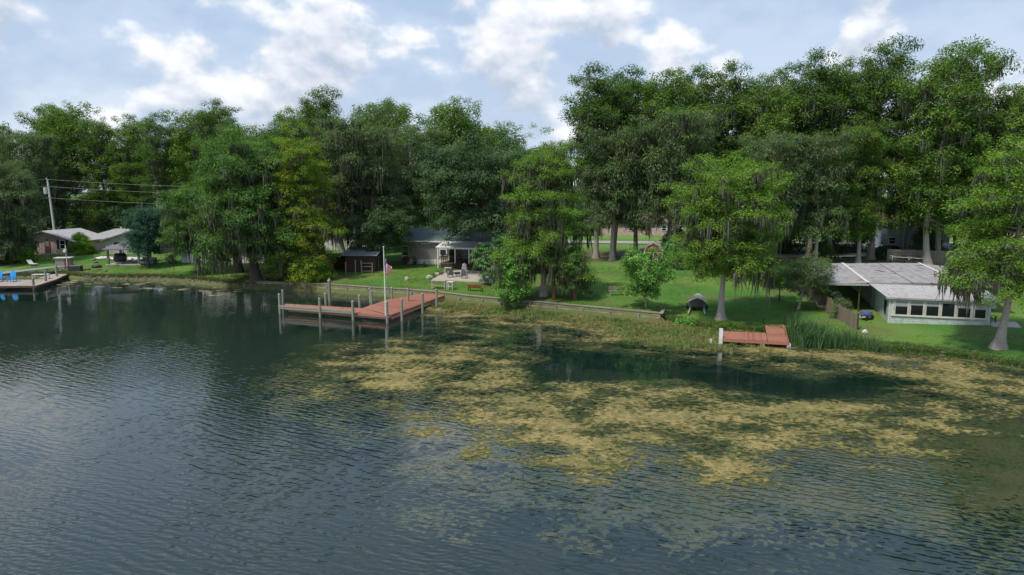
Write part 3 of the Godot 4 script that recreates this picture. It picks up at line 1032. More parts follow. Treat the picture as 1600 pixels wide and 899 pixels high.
func main_dock() -> void:
	var t := thing("boat_dock", "red L-shaped boat dock with grey pilings before the middle lawn", "dock")
	var y := 0.62
	# the long arm runs west from the platform; the platform runs back to the wall
	var A := Vector3(-22.6, y, -67.9)
	var B := Vector3(-11.4, y, -63.2)
	var C := Vector3(-23.3, y, -70.0)
	var D := Vector3(-14.8, y, -67.3)
	var X := A.lerp(B, 0.69)
	var L := Vector3(-13.1, y, -73.2)
	var R := Vector3(-8.6, y, -72.4)
	decking(t, A.lerp(B, 0.005), X, C, D, 0.14, mats.red_deck)
	decking(t, X + (D - X) * 0.01, D, B, D, 0.14, mats.red_deck)
	decking(t, D.lerp(L, 0.03), L, B.lerp(R, 0.03), R, 0.14, mats.red_deck)
	decking(t, L.lerp(Vector3(-10.0, y, -77.2), 0.01), Vector3(-10.0, y, -77.2), R.lerp(Vector3(-7.4, y, -76.0), 0.01), Vector3(-7.4, y, -76.0), 0.14, mats.red_deck)
	for e in [[A, B], [B, R], [C, D], [D, L], [R, Vector3(-7.4, y, -76.0)], [A, C]]:
		var f := MB.new()
		f.beam(e[0] + Vector3(0, -0.12, 0.0), e[1] + Vector3(0, -0.12, 0.0), 0.05, 0.17)
		obj("fascia_board", f, mats.red_deck, t)
		var j := MB.new()
		j.beam(e[0].lerp(e[1], 0.02) + Vector3(0.1, -0.32, -0.12), e[0].lerp(e[1], 0.98) + Vector3(0.1, -0.32, -0.12), 0.10, 0.16)
		obj("joist", j, mats.old_wood, t)
	# the low bumper rail on the lake side of the arm
	for q in [[0.24, 0.16], [0.05, 0.12]]:
		var r := MB.new()
		r.beam(A + Vector3(-0.5, q[0] - 0.05, 0.34), A.lerp(B, 0.66) + Vector3(0.3, q[0] - 0.05, 0.34), 0.14, q[1])
		obj("bumper_rail", r, mats.piling, t)
	for p in [[-23.1, -67.9, 2.05], [-18.5, -65.7, 1.95], [-15.0, -64.3, 1.9], [-11.5, -62.8, 2.1], [-10.3, -63.9, 2.15], [-8.9, -67.9, 2.1], [-7.9, -71.5, 2.0], [-23.9, -71.3, 1.95], [-18.9, -69.3, 1.9], [-15.2, -68.1, 1.9], [-14.6, -71.2, 1.9], [-13.0, -74.0, 1.85], [-10.9, -71.6, 2.1]]:
		round_post(t, "piling", Vector3(p[0], 0, p[1]), -1.5, p[2] - 0.12, 0.125, mats.piling, mats.dirty_white)

	# a lone mooring pile and the greenish pole by the wall
	var mp := thing("mooring_pile", "tall green-grey mooring pile behind the dock arm with a light on top", "mooring pile", Vector3(-20.1, 0, -75.4))
	round_post(mp, "pile", Vector3.ZERO, -1.5, 2.35, 0.17, mats.piling)
	var lt := MB.new()
	lt.tube([Vector3(0, 2.35, 0), Vector3(0, 2.42, 0), Vector3(0, 2.46, 0), Vector3(0, 2.66, 0)], [0.2, 0.2, 0.06, 0.03], 8)
	obj("cap", lt, mats.dirty_white, mp)
	var mp2 := thing("mooring_pile", "plain brown mooring pile standing in the basin behind the dock", "mooring pile", Vector3(-15.6, 0, -75.2))
	round_post(mp2, "pile", Vector3.ZERO, -1.5, 1.5, 0.15, mats.piling, mats.dirty_white)

	var fp := thing("flagpole", "slim white flagpole on the outer corner of the red dock", "flagpole", Vector3(-11.75, 0.62, -63.3))
	var m := MB.new()
	m.tube([Vector3.ZERO, Vector3(0, 3.2, 0), Vector3(-0.03, 6.3, 0)], [0.055, 0.05, 0.035], 8)
	obj("pole", m, mats.white_paint, fp)
	m = MB.new()
	m.ball(Vector3(-0.03, 6.36, 0), Vector3.ONE * 0.08, 0.0, 0, 5)
	obj("finial", m, mats.galvanised, fp)
	m = MB.new()
	m.beam(Vector3(0.07, 1.0, 0), Vector3(0.07, 1.2, 0), 0.04, 0.03)
	obj("cleat", m, mats.galvanised, fp)
	flag(Vector3(-11.72, 6.05, -63.3))

func flag(at: Vector3) -> void:
	# a limp striped flag hanging in folds beside the pole; cloth 1.5 m by 0.9 m
	var W := 128
	var im := Image.create_empty(W, 104, false, Image.FORMAT_RGB8)
	for s in 13:
		im.fill_rect(Rect2i(0, s * 8, W, 8), Color(0.66, 0.07, 0.13) if s % 2 == 0 else Color(0.93, 0.91, 0.92))
	im.fill_rect(Rect2i(0, 0, 51, 56), Color(0.09, 0.12, 0.33))
	for r in 9:
		for k in (6 if r % 2 == 0 else 5):
			im.fill_rect(Rect2i(int(3 + k * 8 + (0 if r % 2 == 0 else 4)), 3 + r * 6, 3, 3), Color(0.95, 0.95, 0.95))
	var m := StandardMaterial3D.new()
	m.resource_name = "flag_cloth"
	m.albedo_texture = ImageTexture.create_from_image(im)
	m.roughness = 0.85
	m.backlight_enabled = true
	m.backlight = Color(0.5, 0.5, 0.5)
	m.cull_mode = BaseMaterial3D.CULL_DISABLED
	var st := SurfaceTool.new()
	st.begin(Mesh.PRIMITIVE_TRIANGLES)
	st.set_smooth_group(0)
	var nu := 24
	var nv := 14
	var pt := func(u: float, v: float) -> Vector3:
		# u away from the pole, v down; the free end falls and gathers
		var drop := 0.85 * u * (0.7 + 0.3 * u)
		var fan := 0.30 * u
		return Vector3(0.05 + fan * (1.0 - 0.35 * v) + 0.13 * sin(u * 9.0 + v * 1.5) * u, -1.0 * v * (1.0 - 0.28 * u) - drop, 0.14 * sin(u * 13.0 + v * 2.0) * (0.3 + u) + 0.05 * sin(v * 5.0))
	for i in nu:
		for j in nv:
			var c := []
			for q in [[0, 0], [1, 0], [1, 1], [0, 1]]:
				c.append(Vector2((i + q[0]) / float(nu), (j + q[1]) / float(nv)))
			for k in [0, 1, 2, 0, 2, 3]:
				st.set_uv(c[k])
				st.add_vertex(pt.call(c[k].x, c[k].y))
	st.generate_normals()
	var o := MeshInstance3D.new()
	o.name = numbered("flag")
	o.mesh = st.commit()
	o.mesh.surface_set_material(0, m)
	o.position = at
	o.scale = Vector3(1.5, 1.25, 1.3)
	add_child(o)
	tag(o, "limp red and white striped flag with blue corner hanging halfway up the white pole", "flag")

func small_dock() -> void:
	var t := thing("small_dock", "small faded red dock with white posts at the right-hand lawn", "dock")
	var y := 0.5
	var FL := Vector3(19.9, y, -52.7)
	var FR := Vector3(21.3, y, -52.3)
	var BL := Vector3(22.1, y, -59.4)
	var BR := Vector3(23.7, y, -59.3)
	decking(t, FL, BL, FR, BR, 0.15, mats.red_deck)
	decking(t, Vector3(16.7, y, -53.6), FL.lerp(BL, 0.01) + Vector3(-0.06, 0, 0.0), Vector3(17.5, y, -56.5), FL.lerp(BL, 0.46) + Vector3(-0.06, 0, 0), 0.15, mats.red_deck)
	for e in [[Vector3(16.7, 0, -53.5), FL + Vector3(0, -y, 0.1)], [FL + Vector3(0, -y, 0.1), FR + Vector3(0, -y, 0.1)], [FR + Vector3(0.05, -y, 0.1), BR + Vector3(0.05, -y, 0)], [Vector3(16.65, 0, -53.5), Vector3(17.45, 0, -56.6)]]:
		var f := MB.new()
		f.beam(e[0] + Vector3(0, y - 0.11, 0), e[1] + Vector3(0, y - 0.11, 0), 0.05, 0.2)
		obj("fascia_board", f, mats.red_deck, t)
	for p in [[16.6, -53.9, 1.25], [19.6, -52.95, 0.34], [21.45, -52.5, 0.34], [17.7, -56.4, 0.34]]:
		var s := MB.new()
		s.box(Vector3(p[0], (p[2] - 1.4) / 2, p[1]), Vector3(0.24, p[2] + 1.4, 0.24))
		obj("post", s, mats.white_paint, t)
	var s2 := MB.new()
	s2.beam(Vector3(15.9, 0.35, -54.2), Vector3(15.9, -0.8, -54.2), 0.14, 0.14)
	obj("post", s2, mats.white_paint, t)
	for p in [[22.0, -59.5], [23.8, -59.4]]:
		round_post(t, "rail_post", Vector3(p[0], 0, p[1]), -0.5, 1.15, 0.05, mats.dark_metal)

func left_dock() -> void:
	var t := thing("shore_dock", "grey-brown timber dock with a long shelf rail at the left edge", "dock")
	var y := 0.52
	decking(t, Vector3(-68.0, y, -84.0), Vector3(-58.7, y, -84.6), Vector3(-70.0, y, -90.4), Vector3(-60.2, y, -90.4), 0.2, mats.grey_deck)
	decking(t, Vector3(-62.9, y, -90.4), Vector3(-65.9, y, -99.2), Vector3(-60.2, y, -90.4), Vector3(-63.6, y, -99.2), 0.2, mats.grey_deck)
	for e in [[Vector3(-68, 0, -83.95), Vector3(-58.65, 0, -84.55)], [Vector3(-58.65, 0, -84.55), Vector3(-60.15, 0, -90.4)], [Vector3(-60.15, 0, -90.4), Vector3(-63.55, 0, -99.2)]]:
		var f := MB.new()
		f.beam(e[0] + Vector3(0, y - 0.14, 0), e[1] + Vector3(0, y - 0.14, 0), 0.06, 0.22)
		obj("fascia_board", f, mats.dark_wood, t)
	for p in [[-67.4, -84.2, 0.4], [-63.6, -84.4, 0.4], [-59.2, -84.8, 1.35], [-60.4, -88.9, 1.9], [-62.3, -94.0, 2.0], [-60.6, -90.2, 0.4], [-66.5, -90.2, 0.4]]:
		round_post(t, "piling", Vector3(p[0], 0, p[1]), -1.5, p[2], 0.14, mats.piling)
	# the long shelf on posts
	var a := Vector3(-69.0, 1.42, -89.6)
	var b := Vector3(-65.6, 1.42, -99.3)
	var sh := MB.new()
	sh.quad(a + Vector3(0.0, 0, 0), a + Vector3(2.5, 0, 0.1), b + Vector3(1.5, 0, 0), b)
	sh.quad(b + Vector3(0, -0.07, 0), b + Vector3(1.5, -0.07, 0), a + Vector3(2.5, -0.07, 0.1), a + Vector3(0, -0.07, 0))
	sh.quad(a + Vector3(0, -0.07, 0), a + Vector3(2.5, -0.07, 0.1), a + Vector3(2.5, 0, 0.1), a)
	sh.quad(a + Vector3(2.5, -0.07, 0.1), b + Vector3(1.5, -0.07, 0), b + Vector3(1.5, 0, 0), a + Vector3(2.5, 0, 0.1))
	obj("shelf_top", sh, mats.grey_metal, t)
	for k in 7:
		var q := a.lerp(b, k / 6.0) + Vector3(2.4 - 0.16 * k, 0, 0)
		post(t, "shelf_leg", Vector3(q.x, y, q.z), Vector3(q.x, 1.35, q.z), 0.1, mats.old_wood)
		if k < 6:
			var q2 := a.lerp(b, (k + 1) / 6.0) + Vector3(2.4 - 0.16 * (k + 1), 0, 0)
			post(t, "brace", Vector3(q.x, y + 0.15, q.z), Vector3(q2.x, 1.2, q2.z), 0.06, mats.old_wood)
			post(t, "brace", Vector3(q.x, 1.2, q.z), Vector3(q2.x, y + 0.15, q2.z), 0.06, mats.old_wood)

# ------------------------------------------------------------------ houses

func sunroom_house() -> void:
	# local x along the window front (west to east), z towards the lake
	var t := thing("lake_house", "low pale green house with a band of windows and a rusty flat metal roof", "house", Vector3(32.4, 0.84, -58.7), -0.30)
	var wl := MB.new()
	siding(wl, Vector3(0, -0.3, 0), Vector3(7.6, -0.3, 0), 2.52, 0.17)
	obj("front_wall", wl, mats.pale_siding, t)
	wl = MB.new()
	siding(wl, Vector3(0.03, -0.3, -7.0), Vector3(0.03, -0.3, -0.03), 2.75, 0.17)
	obj("side_wall", wl, mats.pale_siding, t)
	wl = MB.new()
	siding(wl, Vector3(7.57, -0.3, -0.03), Vector3(7.57, -0.3, -7.0), 2.75, 0.17)
	obj("side_wall", wl, mats.pale_siding, t)
	var f := facing(Vector3(0, 0, 1))
	for k in 6:
		var w := 1.02 if k < 5 else 0.88
		window(t, Vector3(0.42 + 0.56 + k * 1.17, 1.36, 0.03), w, 1.32, f, mats.dirty_white, 1, 1, [0.42, 0.30, 0.33, 0.10, 0.36, 0.42][k], 0.055)
	window(t, Vector3(0.0, 1.25, -1.1), 0.8, 1.1, facing(Vector3(-1, 0, 0)), mats.dark_metal, 1, 1, 0.0, 0.05)
	for k in 8:
		var x: float = 0.38 + k * 1.17 if k < 6 else [0.06, 7.5][k - 6]
		var p := MB.new()
		p.box(Vector3(x if k < 6 else x, 1.0, 0.055), Vector3(0.10, 2.4 if k >= 6 else 1.25, 0.05))
		if k < 6:
			p = MB.new()
			p.box(Vector3(x, 1.36, 0.055), Vector3(0.09, 1.40, 0.05))
		obj("trim_board", p, mats.dirty_white, t)
	var sl := MB.new()
	sl.box(Vector3(3.8, 0.66, 0.075), Vector3(7.2, 0.08, 0.1))
	obj("window_sill", sl, mats.dirty_white, t)
	# sunroom roof: ribbed white metal
	var ra := Vector3(-0.25, 2.24, 0.22)
	var rb := Vector3(8.3, 2.24, 0.22)
	for k in 4:
		roof_sheet(t, "roof_panel", ra.lerp(rb, k / 4.0) + Vector3(0.004, 0, 0), ra.lerp(rb, (k + 1) / 4.0), Vector3(lerpf(-0.9, 8.0, (k + 1) / 4.0), 2.82, -3.9), Vector3(lerpf(-0.9, 8.0, k / 4.0) + 0.004, 2.82, -3.9), mats.clean_metal, 7)
	var fb := MB.new()
	fb.box(Vector3(4.02, 2.16, 0.24), Vector3(8.6, 0.13, 0.05))
	obj("fascia_board", fb, mats.grey_siding, t)
	# the big low roof behind: wide sheets with a seam between, the left one over the carport
	var xs := [-4.9, -1.0, 2.6, 6.6, 10.6]
	var ys := [2.72, 2.92, 3.06, 3.16, 2.80]
	for k in 4:
		for r in 2:
			var z0 := -4.1 - r * 7.6
			var z1 := z0 - 7.55
			var h0 := 0.30 * r
			roof_sheet(t, "roof_panel", Vector3(xs[k] + 0.03, ys[k] + h0 * 0.5 - 0.02 * (k % 2), z0 + (0.25 if k < 1 else 0.0)), Vector3(xs[k + 1] - 0.03, ys[k + 1] + h0 * 0.5 - 0.02 * (k % 2), z0), Vector3(xs[k + 1] - 0.03, ys[k + 1] + (h0 + 0.3) * 0.5 - 0.02 * (k % 2), z1), Vector3(xs[k] + 0.03, ys[k] + (h0 + 0.3) * 0.5 - 0.02 * (k % 2), z1), mats.metal_roof, 5, 0.1, 0.02)
	for k in [1, 3]:
		var rc := MB.new()
		rc.beam(Vector3(xs[k], ys[k] + 0.03, -4.0), Vector3(xs[k], ys[k] + 0.34, -19.2), 0.28, 0.05)
		obj("ridge_cap", rc, mats.dirty_white, t)
	for q in [[-4.85, -0.9, 2.63, 2.78], [-0.9, 8.4, 2.80, 2.96]]:
		var e := MB.new()
		e.beam(Vector3(q[0], q[2], -3.98), Vector3(q[1], q[3] - 0.06, -3.98), 0.05, 0.16)
		obj("fascia_board", e, mats.grey_siding, t)
	# walls under it
	var mw := MB.new()
	siding(mw, Vector3(0.0, -0.3, -19.0), Vector3(0.0, -0.3, -7.0), 3.0, 0.17)
	siding(mw, Vector3(10.2, -0.3, -7.0), Vector3(10.2, -0.3, -19.0), 3.0, 0.17)
	siding(mw, Vector3(7.6, -0.3, -6.9), Vector3(10.2, -0.3, -6.9), 2.9, 0.17)
	siding(mw, Vector3(10.2, -0.3, -19.0), Vector3(0.0, -0.3, -19.0), 3.2, 0.17)
	obj("main_wall", mw, mats.pale_siding, t)
	for p in [[-4.5, -4.3], [-4.5, -11.0], [-4.5, -18.5], [-1.6, -4.4]]:
		post(t, "carport_post", Vector3(p[0], -0.3, p[1]), Vector3(p[0], 2.66, p[1]), 0.12, mats.dark_wood)
	var cw := MB.new()
	boards(cw, Vector3(-4.5, -0.3, -18.6), Vector3(0, -0.3, -18.6), 2.9, 0.4)
	obj("carport_back_wall", cw, mats.grey_siding, t)
	var cs := MB.new()
	cs.box(Vector3(-2.4, -0.14, -11.2), Vector3(4.6, 0.3, 14.4))
	obj("carport_slab", cs, mats.concrete, t)

func brown_house() -> void:
	# local x along the front (west to east), z towards the lake
	var t := thing("cottage", "taupe clapboard cottage with white trim, white skirting and green metal roof", "house", Vector3(-15.9, 1.55, -99.9), -0.27)
	var wl := MB.new()
	siding(wl, Vector3(0, 0.85, 0), Vector3(7.2, 0.85, 0), 2.75, 0.16)
	obj("front_wall", wl, mats.taupe_siding, t)
	wl = MB.new()
	siding(wl, Vector3(0.02, 0.85, -8.0), Vector3(0.02, 0.85, -0.03), 2.75, 0.16)
	siding(wl, Vector3(17.98, 0.85, -2.2), Vector3(17.98, 0.85, -8.0), 2.75, 0.16)
	siding(wl, Vector3(18.0, 0.85, -8.0), Vector3(0, 0.85, -8.0), 2.75, 0.16)
	obj("side_wall", wl, mats.taupe_siding, t)
	wl = MB.new()
	siding(wl, Vector3(7.2, 0.85, -2.2), Vector3(18.0, 0.85, -2.2), 2.7, 0.16)
	siding(wl, Vector3(7.18, 0.85, 0.0), Vector3(7.18, 0.85, -2.2), 2.7, 0.16)
	obj("porch_wall", wl, mats.taupe_siding, t)
	var sk := MB.new()
	boards(sk, Vector3(0, -0.3, 0.03), Vector3(7.25, -0.3, 0.03), 1.18, 0.4, 0.04)
	obj("skirting", sk, mats.white_paint, t, "stuff")
	var f := facing(Vector3(0, 0, 1))
	window(t, Vector3(0.5, 2.0, 0.03), 1.1, 1.5, f, mats.white_paint, 1, 2, 0.0, 0.13)
	window(t, Vector3(6.35, 2.35, 0.03), 1.15, 1.9, f, mats.white_paint, 1, 2, 0.0, 0.13)
	window(t, Vector3(3.7, 3.30, 0.03), 1.2, 0.42, f, mats.white_paint, 1, 1, 0.0, 0.09)
	window(t, Vector3(10.4, 2.25, -2.17), 1.9, 1.6, f, mats.white_paint, 2, 2, 0.0, 0.12)
	window(t, Vector3(15.2, 2.25, -2.17), 1.4, 1.6, f, mats.white_paint, 1, 2, 0.0, 0.12)
	var dr := MB.new()
	dr.box(Vector3(12.9, 1.9, -2.14), Vector3(1.0, 2.1, 0.07))
	var d := obj("door", dr, mats.white_paint, t)
	var pn := MB.new()
	pn.box(Vector3(12.9, 2.3, -2.098), Vector3(0.6, 1.0, 0.02))
	obj("pane", pn, mats.glass, d)
	var kn := MB.new()
	kn.ball(Vector3(13.3, 1.85, -2.07), Vector3.ONE * 0.05, 0.0, 0, 4)
	obj("door_handle", kn, mats.galvanised, d)
	for x in [0.05, 7.2]:
		var c := MB.new()
		c.box(Vector3(x, 2.2, 0.045), Vector3(0.14, 2.75, 0.06))
		obj("corner_trim", c, mats.white_paint, t)
	# roof
	roof_sheet(t, "roof_slope", Vector3(-0.5, 3.55, 0.5), Vector3(18.5, 3.55, 0.5), Vector3(18.5, 5.15, -4.0), Vector3(-0.5, 5.15, -4.0), mats.green_metal, 38)
	roof_sheet(t, "roof_slope", Vector3(18.5, 3.55, -8.5), Vector3(-0.5, 3.55, -8.5), Vector3(-0.5, 5.15, -4.01), Vector3(18.5, 5.15, -4.01), mats.green_metal, 38)
	var g := MB.new()
	g.prism([Vector2(0, 0), Vector2(8, 0), Vector2(4, 1.42)], -0.05, 0.05)
	for s in [0.0, 18.0]:
		var o := obj("gable", g, mats.taupe_siding, t)
		o.transform = Transform3D(Basis(Vector3(0, 0, -1), Vector3.UP, Vector3(1, 0, 0)), Vector3(s, 3.6, 0))
	var fa := MB.new()
	fa.box(Vector3(9.0, 3.46, 0.5), Vector3(19.0, 0.2, 0.05))
	obj("fascia_board", fa, mats.white_paint, t)
	# porch: white ribbed roof on white posts over a red-brown deck
	roof_sheet(t, "porch_roof", Vector3(6.6, 2.95, 3.6), Vector3(18.4, 2.95, 3.6), Vector3(18.4, 3.60, 0.3), Vector3(6.6, 3.60, 0.3), mats.white_paint, 22)
	var pb := MB.new()
	pb.box(Vector3(12.5, 2.82, 3.5), Vector3(11.6, 0.2, 0.08))
	obj("porch_beam", pb, mats.white_paint, t)
	for x in [6.9, 9.4, 11.4, 14.4, 18.0]:
		post(t, "porch_post", Vector3(x, -0.2 if x < 7.0 else 0.8, 3.45), Vector3(x, 2.75, 3.45), 0.13, mats.white_paint)
	var dk := MB.new()
	dk.box(Vector3(12.7, 0.72, 0.7), Vector3(11.0, 0.14, 5.7))
	obj("porch_deck", dk, mats.deck_brown, t)
	var ds := MB.new()
	boards(ds, Vector3(7.25, -0.3, 3.45), Vector3(18.2, -0.3, 3.45), 0.92, 0.16, 0.03, 0.01, 4)
	obj("deck_skirt", ds, mats.dark_wood, t, "stuff")
	var rl := MB.new()
	for x in range(0, 16):
		rl.beam(Vector3(7.3, 0.85, -1.9 + x * 0.34), Vector3(7.3, 1.7, -1.9 + x * 0.34), 0.04, 0.04)
	for x in range(0, 16):
		rl.beam(Vector3(7.4 + x * 0.27, 0.85, 3.3), Vector3(7.4 + x * 0.27, 1.68, 3.3), 0.04, 0.04)
	rl.beam(Vector3(7.2, 1.75, 3.3), Vector3(11.5, 1.75, 3.3), 0.1, 0.06)
	rl.beam(Vector3(7.3, 1.76, 3.3), Vector3(7.3, 1.76, -2.0), 0.1, 0.06)
	obj("railing", rl, mats.dark_wood, t)
	for k in 4:
		var st := MB.new()
		st.box(Vector3(13.0, 0.60 - k * 0.19, 3.75 + k * 0.32), Vector3(2.6, 0.07, 0.34))
		obj("step", st, mats.red_stain, t)
	var sg := MB.new()
	for x in [11.75, 14.25]:
		sg.beam(Vector3(x, 0.5, 3.6), Vector3(x, -0.2, 4.85), 0.06, 0.24)
	obj("stringer", sg, mats.dark_wood, t)

func pink_house() -> void:
	# a gable end with door and window looks south-east over the lawn
	var t := thing("pink_house", "pink stucco bungalow with brown door under a low white gable roof", "house", Vector3(-79.6, 1.5, -115.4), 0.0)
	# wall line from the hedge on the left to the round shrub: local a > b
	var a := Vector3(-4.0, 0, -1.2)
	var b := Vector3(6.4, 0, -0.2)
	var d := (b - a).normalized()
	var out := d.cross(Vector3.UP)
	var fb := facing(out)
	var L := (b - a).length()
	var m := MB.new()
	m.prism([Vector2(0, -0.4), Vector2(L, -0.4), Vector2(L, 2.55), Vector2(L * 0.5, 3.95), Vector2(0, 2.55)], -0.2, 0.0)
	var o := obj("gable_wall", m, mats.pink_stucco, t)
	o.transform = Transform3D(fb, a)
	m = MB.new()
	m.box(Vector3(0.1, 1.05, -4.2), Vector3(0.2, 2.9, 8.0))
	m.box(Vector3(L - 0.1, 1.05, -4.2), Vector3(0.2, 2.9, 8.0))
	o = obj("side_wall", m, mats.pink_stucco, t)
	o.transform = Transform3D(fb, a)
	var h := Node3D.new()
	for s in [[Vector3(-0.7, 2.32, 0.7), Vector3(L * 0.5, 4.08, 0.7), Vector3(L * 0.5, 4.08, -8.5), Vector3(-0.7, 2.32, -8.5)], [Vector3(L * 0.5 + 0.003, 4.08, 0.7), Vector3(L + 0.7, 2.32, 0.7), Vector3(L + 0.7, 2.32, -8.5), Vector3(L * 0.5 + 0.003, 4.08, -8.5)]]:
		o = roof_sheet(t, "roof_slope", s[0], s[1], s[2], s[3], mats.clean_metal, 0, 0.14)
		o.transform = Transform3D(fb, a)
	h.free()
	var p := func(x: float, y: float, z: float) -> Vector3:
		return a + d * x + Vector3.UP * y + out * z
	m = MB.new()
	m.box(Vector3(0, 0, 0.04), Vector3(1.0, 2.1, 0.08))
	o = obj("door", m, mats.red_stain, t)
	o.transform = Transform3D(fb, p.call(5.6, 1.35, 0.0))
	for k in 3:
		var g := MB.new()
		g.box(Vector3(0, 0.25 + k * 0.28 - 0.02, 0.085), Vector3(0.6, 0.2, 0.02))
		obj("pane", g, mats.blind, o)
	m = MB.new()
	m.ball(Vector3(0.4, -0.1, 0.1), Vector3.ONE * 0.05, 0.0, 0, 4)
	obj("door_handle", m, mats.galvanised, o)
	window(t, p.call(8.3, 1.75, 0.01), 1.0, 1.5, fb, mats.white_paint, 1, 2, 0.0, 0.1)
	window(t, p.call(2.4, 1.75, 0.01), 1.0, 1.3, fb, mats.white_paint, 1, 2, 0.0, 0.1)
	for x in [7.5, 9.1]:
		m = MB.new()
		m.box(Vector3(0, 0, 0.03), Vector3(0.42, 1.55, 0.06))
		o = obj("shutter", m, mats.dark_plastic, t)
		o.transform = Transform3D(fb, p.call(x, 1.75, 0.0))
	m = MB.new()
	m.box(Vector3(0, 0, 0.1), Vector3(0.3, 0.14, 0.2))
	o = obj("porch_lamp", m, mats.dark_metal, t)
	o.transform = Transform3D(fb, p.call(5.6, 2.62, 0.0))
	for k in 3:
		m = MB.new()
		m.box(Vector3(0, 0, 0), Vector3(2.2, 0.2, 0.5))
		o = obj("step", m, mats.concrete, t)
		o.transform = Transform3D(fb, p.call(5.9, 0.2 - k * 0.2, 0.45 + k * 0.35))
	for k in 2:
		m = MB.new()
		m.beam(p.call(4.6 + k * 2.2, 1.1, 0.2), p.call(4.7 + k * 2.4, 0.55, 1.4), 0.04, 0.04)
		m.beam(p.call(4.7 + k * 2.4, 0.55, 1.4), p.call(4.7 + k * 2.4, -0.3, 1.4), 0.04, 0.04)
		obj("hand_rail", m, mats.dark_metal, t)

func left_outbuildings() -> void:
	# the long pale metal roof with a board fence below, running east from the pink house
	var t := thing("long_building", "long low building with pale metal roof and brown board wall behind the round shrub", "building", Vector3(-76.5, 1.6, -125.5), -0.06)
	for k in 5:
		roof_sheet(t, "roof_panel", Vector3(-1.0 + k * 3.4, 2.2, 0.4), Vector3(2.38 + k * 3.4, 2.2, 0.4), Vector3(2.38 + k * 3.4, 3.35, -9.0), Vector3(-1.0 + k * 3.4, 3.35, -9.0), mats.clean_metal, 4)
		var cp := MB.new()
		cp.tube([Vector3(0.4 + k * 3.4, 3.2, -8.6), Vector3(0.4 + k * 3.4, 3.65, -8.6), Vector3(0.4 + k * 3.4, 3.72, -8.6)], [0.12, 0.12, 0.2], 7)
		obj("roof_vent", cp, mats.white_paint, t)
	var m := MB.new()
	boards(m, Vector3(-1, -0.3, 0), Vector3(13.5, -0.3, 0), 2.46, 0.3, 0.05, 0.0, 3)
	obj("board_wall", m, mats.fence_wood, t, "stuff")
	for k in 5:
		post(t, "wall_post", Vector3(-0.9 + k * 3.4, -0.3, 0.1), Vector3(-0.9 + k * 3.4, 2.15, 0.1), 0.14, mats.dark_wood)
	var g := thing("grey_cottage", "small grey board cottage with one window and slanting roof behind the pavilion", "house", Vector3(-69.0, 1.7, -117.2), -0.1)
	m = MB.new()
	siding(m, Vector3(0, -0.3, 0), Vector3(8.5, -0.3, 0), 2.5, 0.2)
	siding(m, Vector3(0.02, -0.3, -6), Vector3(0.02, -0.3, -0.03), 2.9, 0.2)
	siding(m, Vector3(8.48, -0.3, -0.03), Vector3(8.48, -0.3, -6), 2.9, 0.2)
	obj("wall", m, mats.grey_siding, g)
	m = MB.new()
	m.prism([Vector2(0, 0), Vector2(8.5, 0), Vector2(8.5, 0.25), Vector2(4.2, 1.35), Vector2(0, 0.1)], -0.1, 0.0)
	o_at(obj("gable", m, mats.grey_siding, g), Vector3(0, 2.19, 0.0))
	roof_sheet(g, "roof_slope", Vector3(-0.5, 2.2, 0.5), Vector3(4.2, 3.62, 0.5), Vector3(4.2, 3.62, -6.5), Vector3(-0.5, 2.2, -6.5), mats.grey_metal, 0, 0.12)
	roof_sheet(g, "roof_slope", Vector3(4.21, 3.62, 0.5), Vector3(9.0, 2.3, 0.5), Vector3(9.0, 2.3, -6.5), Vector3(4.21, 3.62, -6.5), mats.grey_metal, 0, 0.12)
	window(g, Vector3(2.2, 1.35, 0.04), 1.1, 1.0, facing(Vector3(0, 0, 1)), mats.dark_metal, 1, 2, 0.0, 0.08)
	window(g, Vector3(5.9, 1.35, 0.04), 1.1, 1.0, facing(Vector3(0, 0, 1)), mats.white_paint, 1, 2, 0.0, 0.08)

	# far roofs glimpsed between trees
	far_house("brown_roof_house", "far house with brown shingle roof and white gable above the teal tree", Vector3(-79.0, 2.2, -158.0), 0.35, Vector3(13, 3.0, 8), mats.shingle, mats.dirty_white, 1.5, 5.0)
	far_house("white_roof_house", "far white-roofed house at the left edge behind the dark tree", Vector3(-116.0, 2.2, -160.0), 0.1, Vector3(12, 3.4, 8), mats.clean_metal, mats.white_siding, 1.4, 4.0)
	far_house("white_mobile_home", "white mobile home with dark windows behind the big dark shore tree", Vector3(-43.5, 1.6, -107.5), -0.12, Vector3(13.5, 3.3, 6), mats.clean_metal, mats.white_siding, 1.1, 0.0)
	far_house("backyard_cottage", "pale cottage behind the mossy tree left of the brown shed", Vector3(-30.0, 1.9, -124.0), 0.1, Vector3(11, 3.2, 7), mats.grey_metal, mats.white_siding, 1.6, 0.0)
	far_house("grey_blue_house", "grey-blue two-storey house among the dark trees behind the rusty roof", Vector3(68.5, 2.3, -119.0), -0.35, Vector3(10, 4.6, 8), mats.shingle, mats.blue_siding, 1.6, 0.0)
	far_house("roadside_house", "long pale pink house across the road behind the tree trunks", Vector3(28.0, 2.4, -158.0), 0.05, Vector3(22, 3.0, 9), mats.shingle, mats.pink_stucco, 1.8, 0.0)
	far_house("roadside_house", "pale brick house across the road at the right edge", Vector3(104.0, 2.4, -152.0), -0.3, Vector3(22, 3.2, 9), mats.dirty_white, mats.pink_stucco, 1.8, 0.0)

func o_at(o: Node3D, p: Vector3) -> Node3D:
	o.position = p
	return o

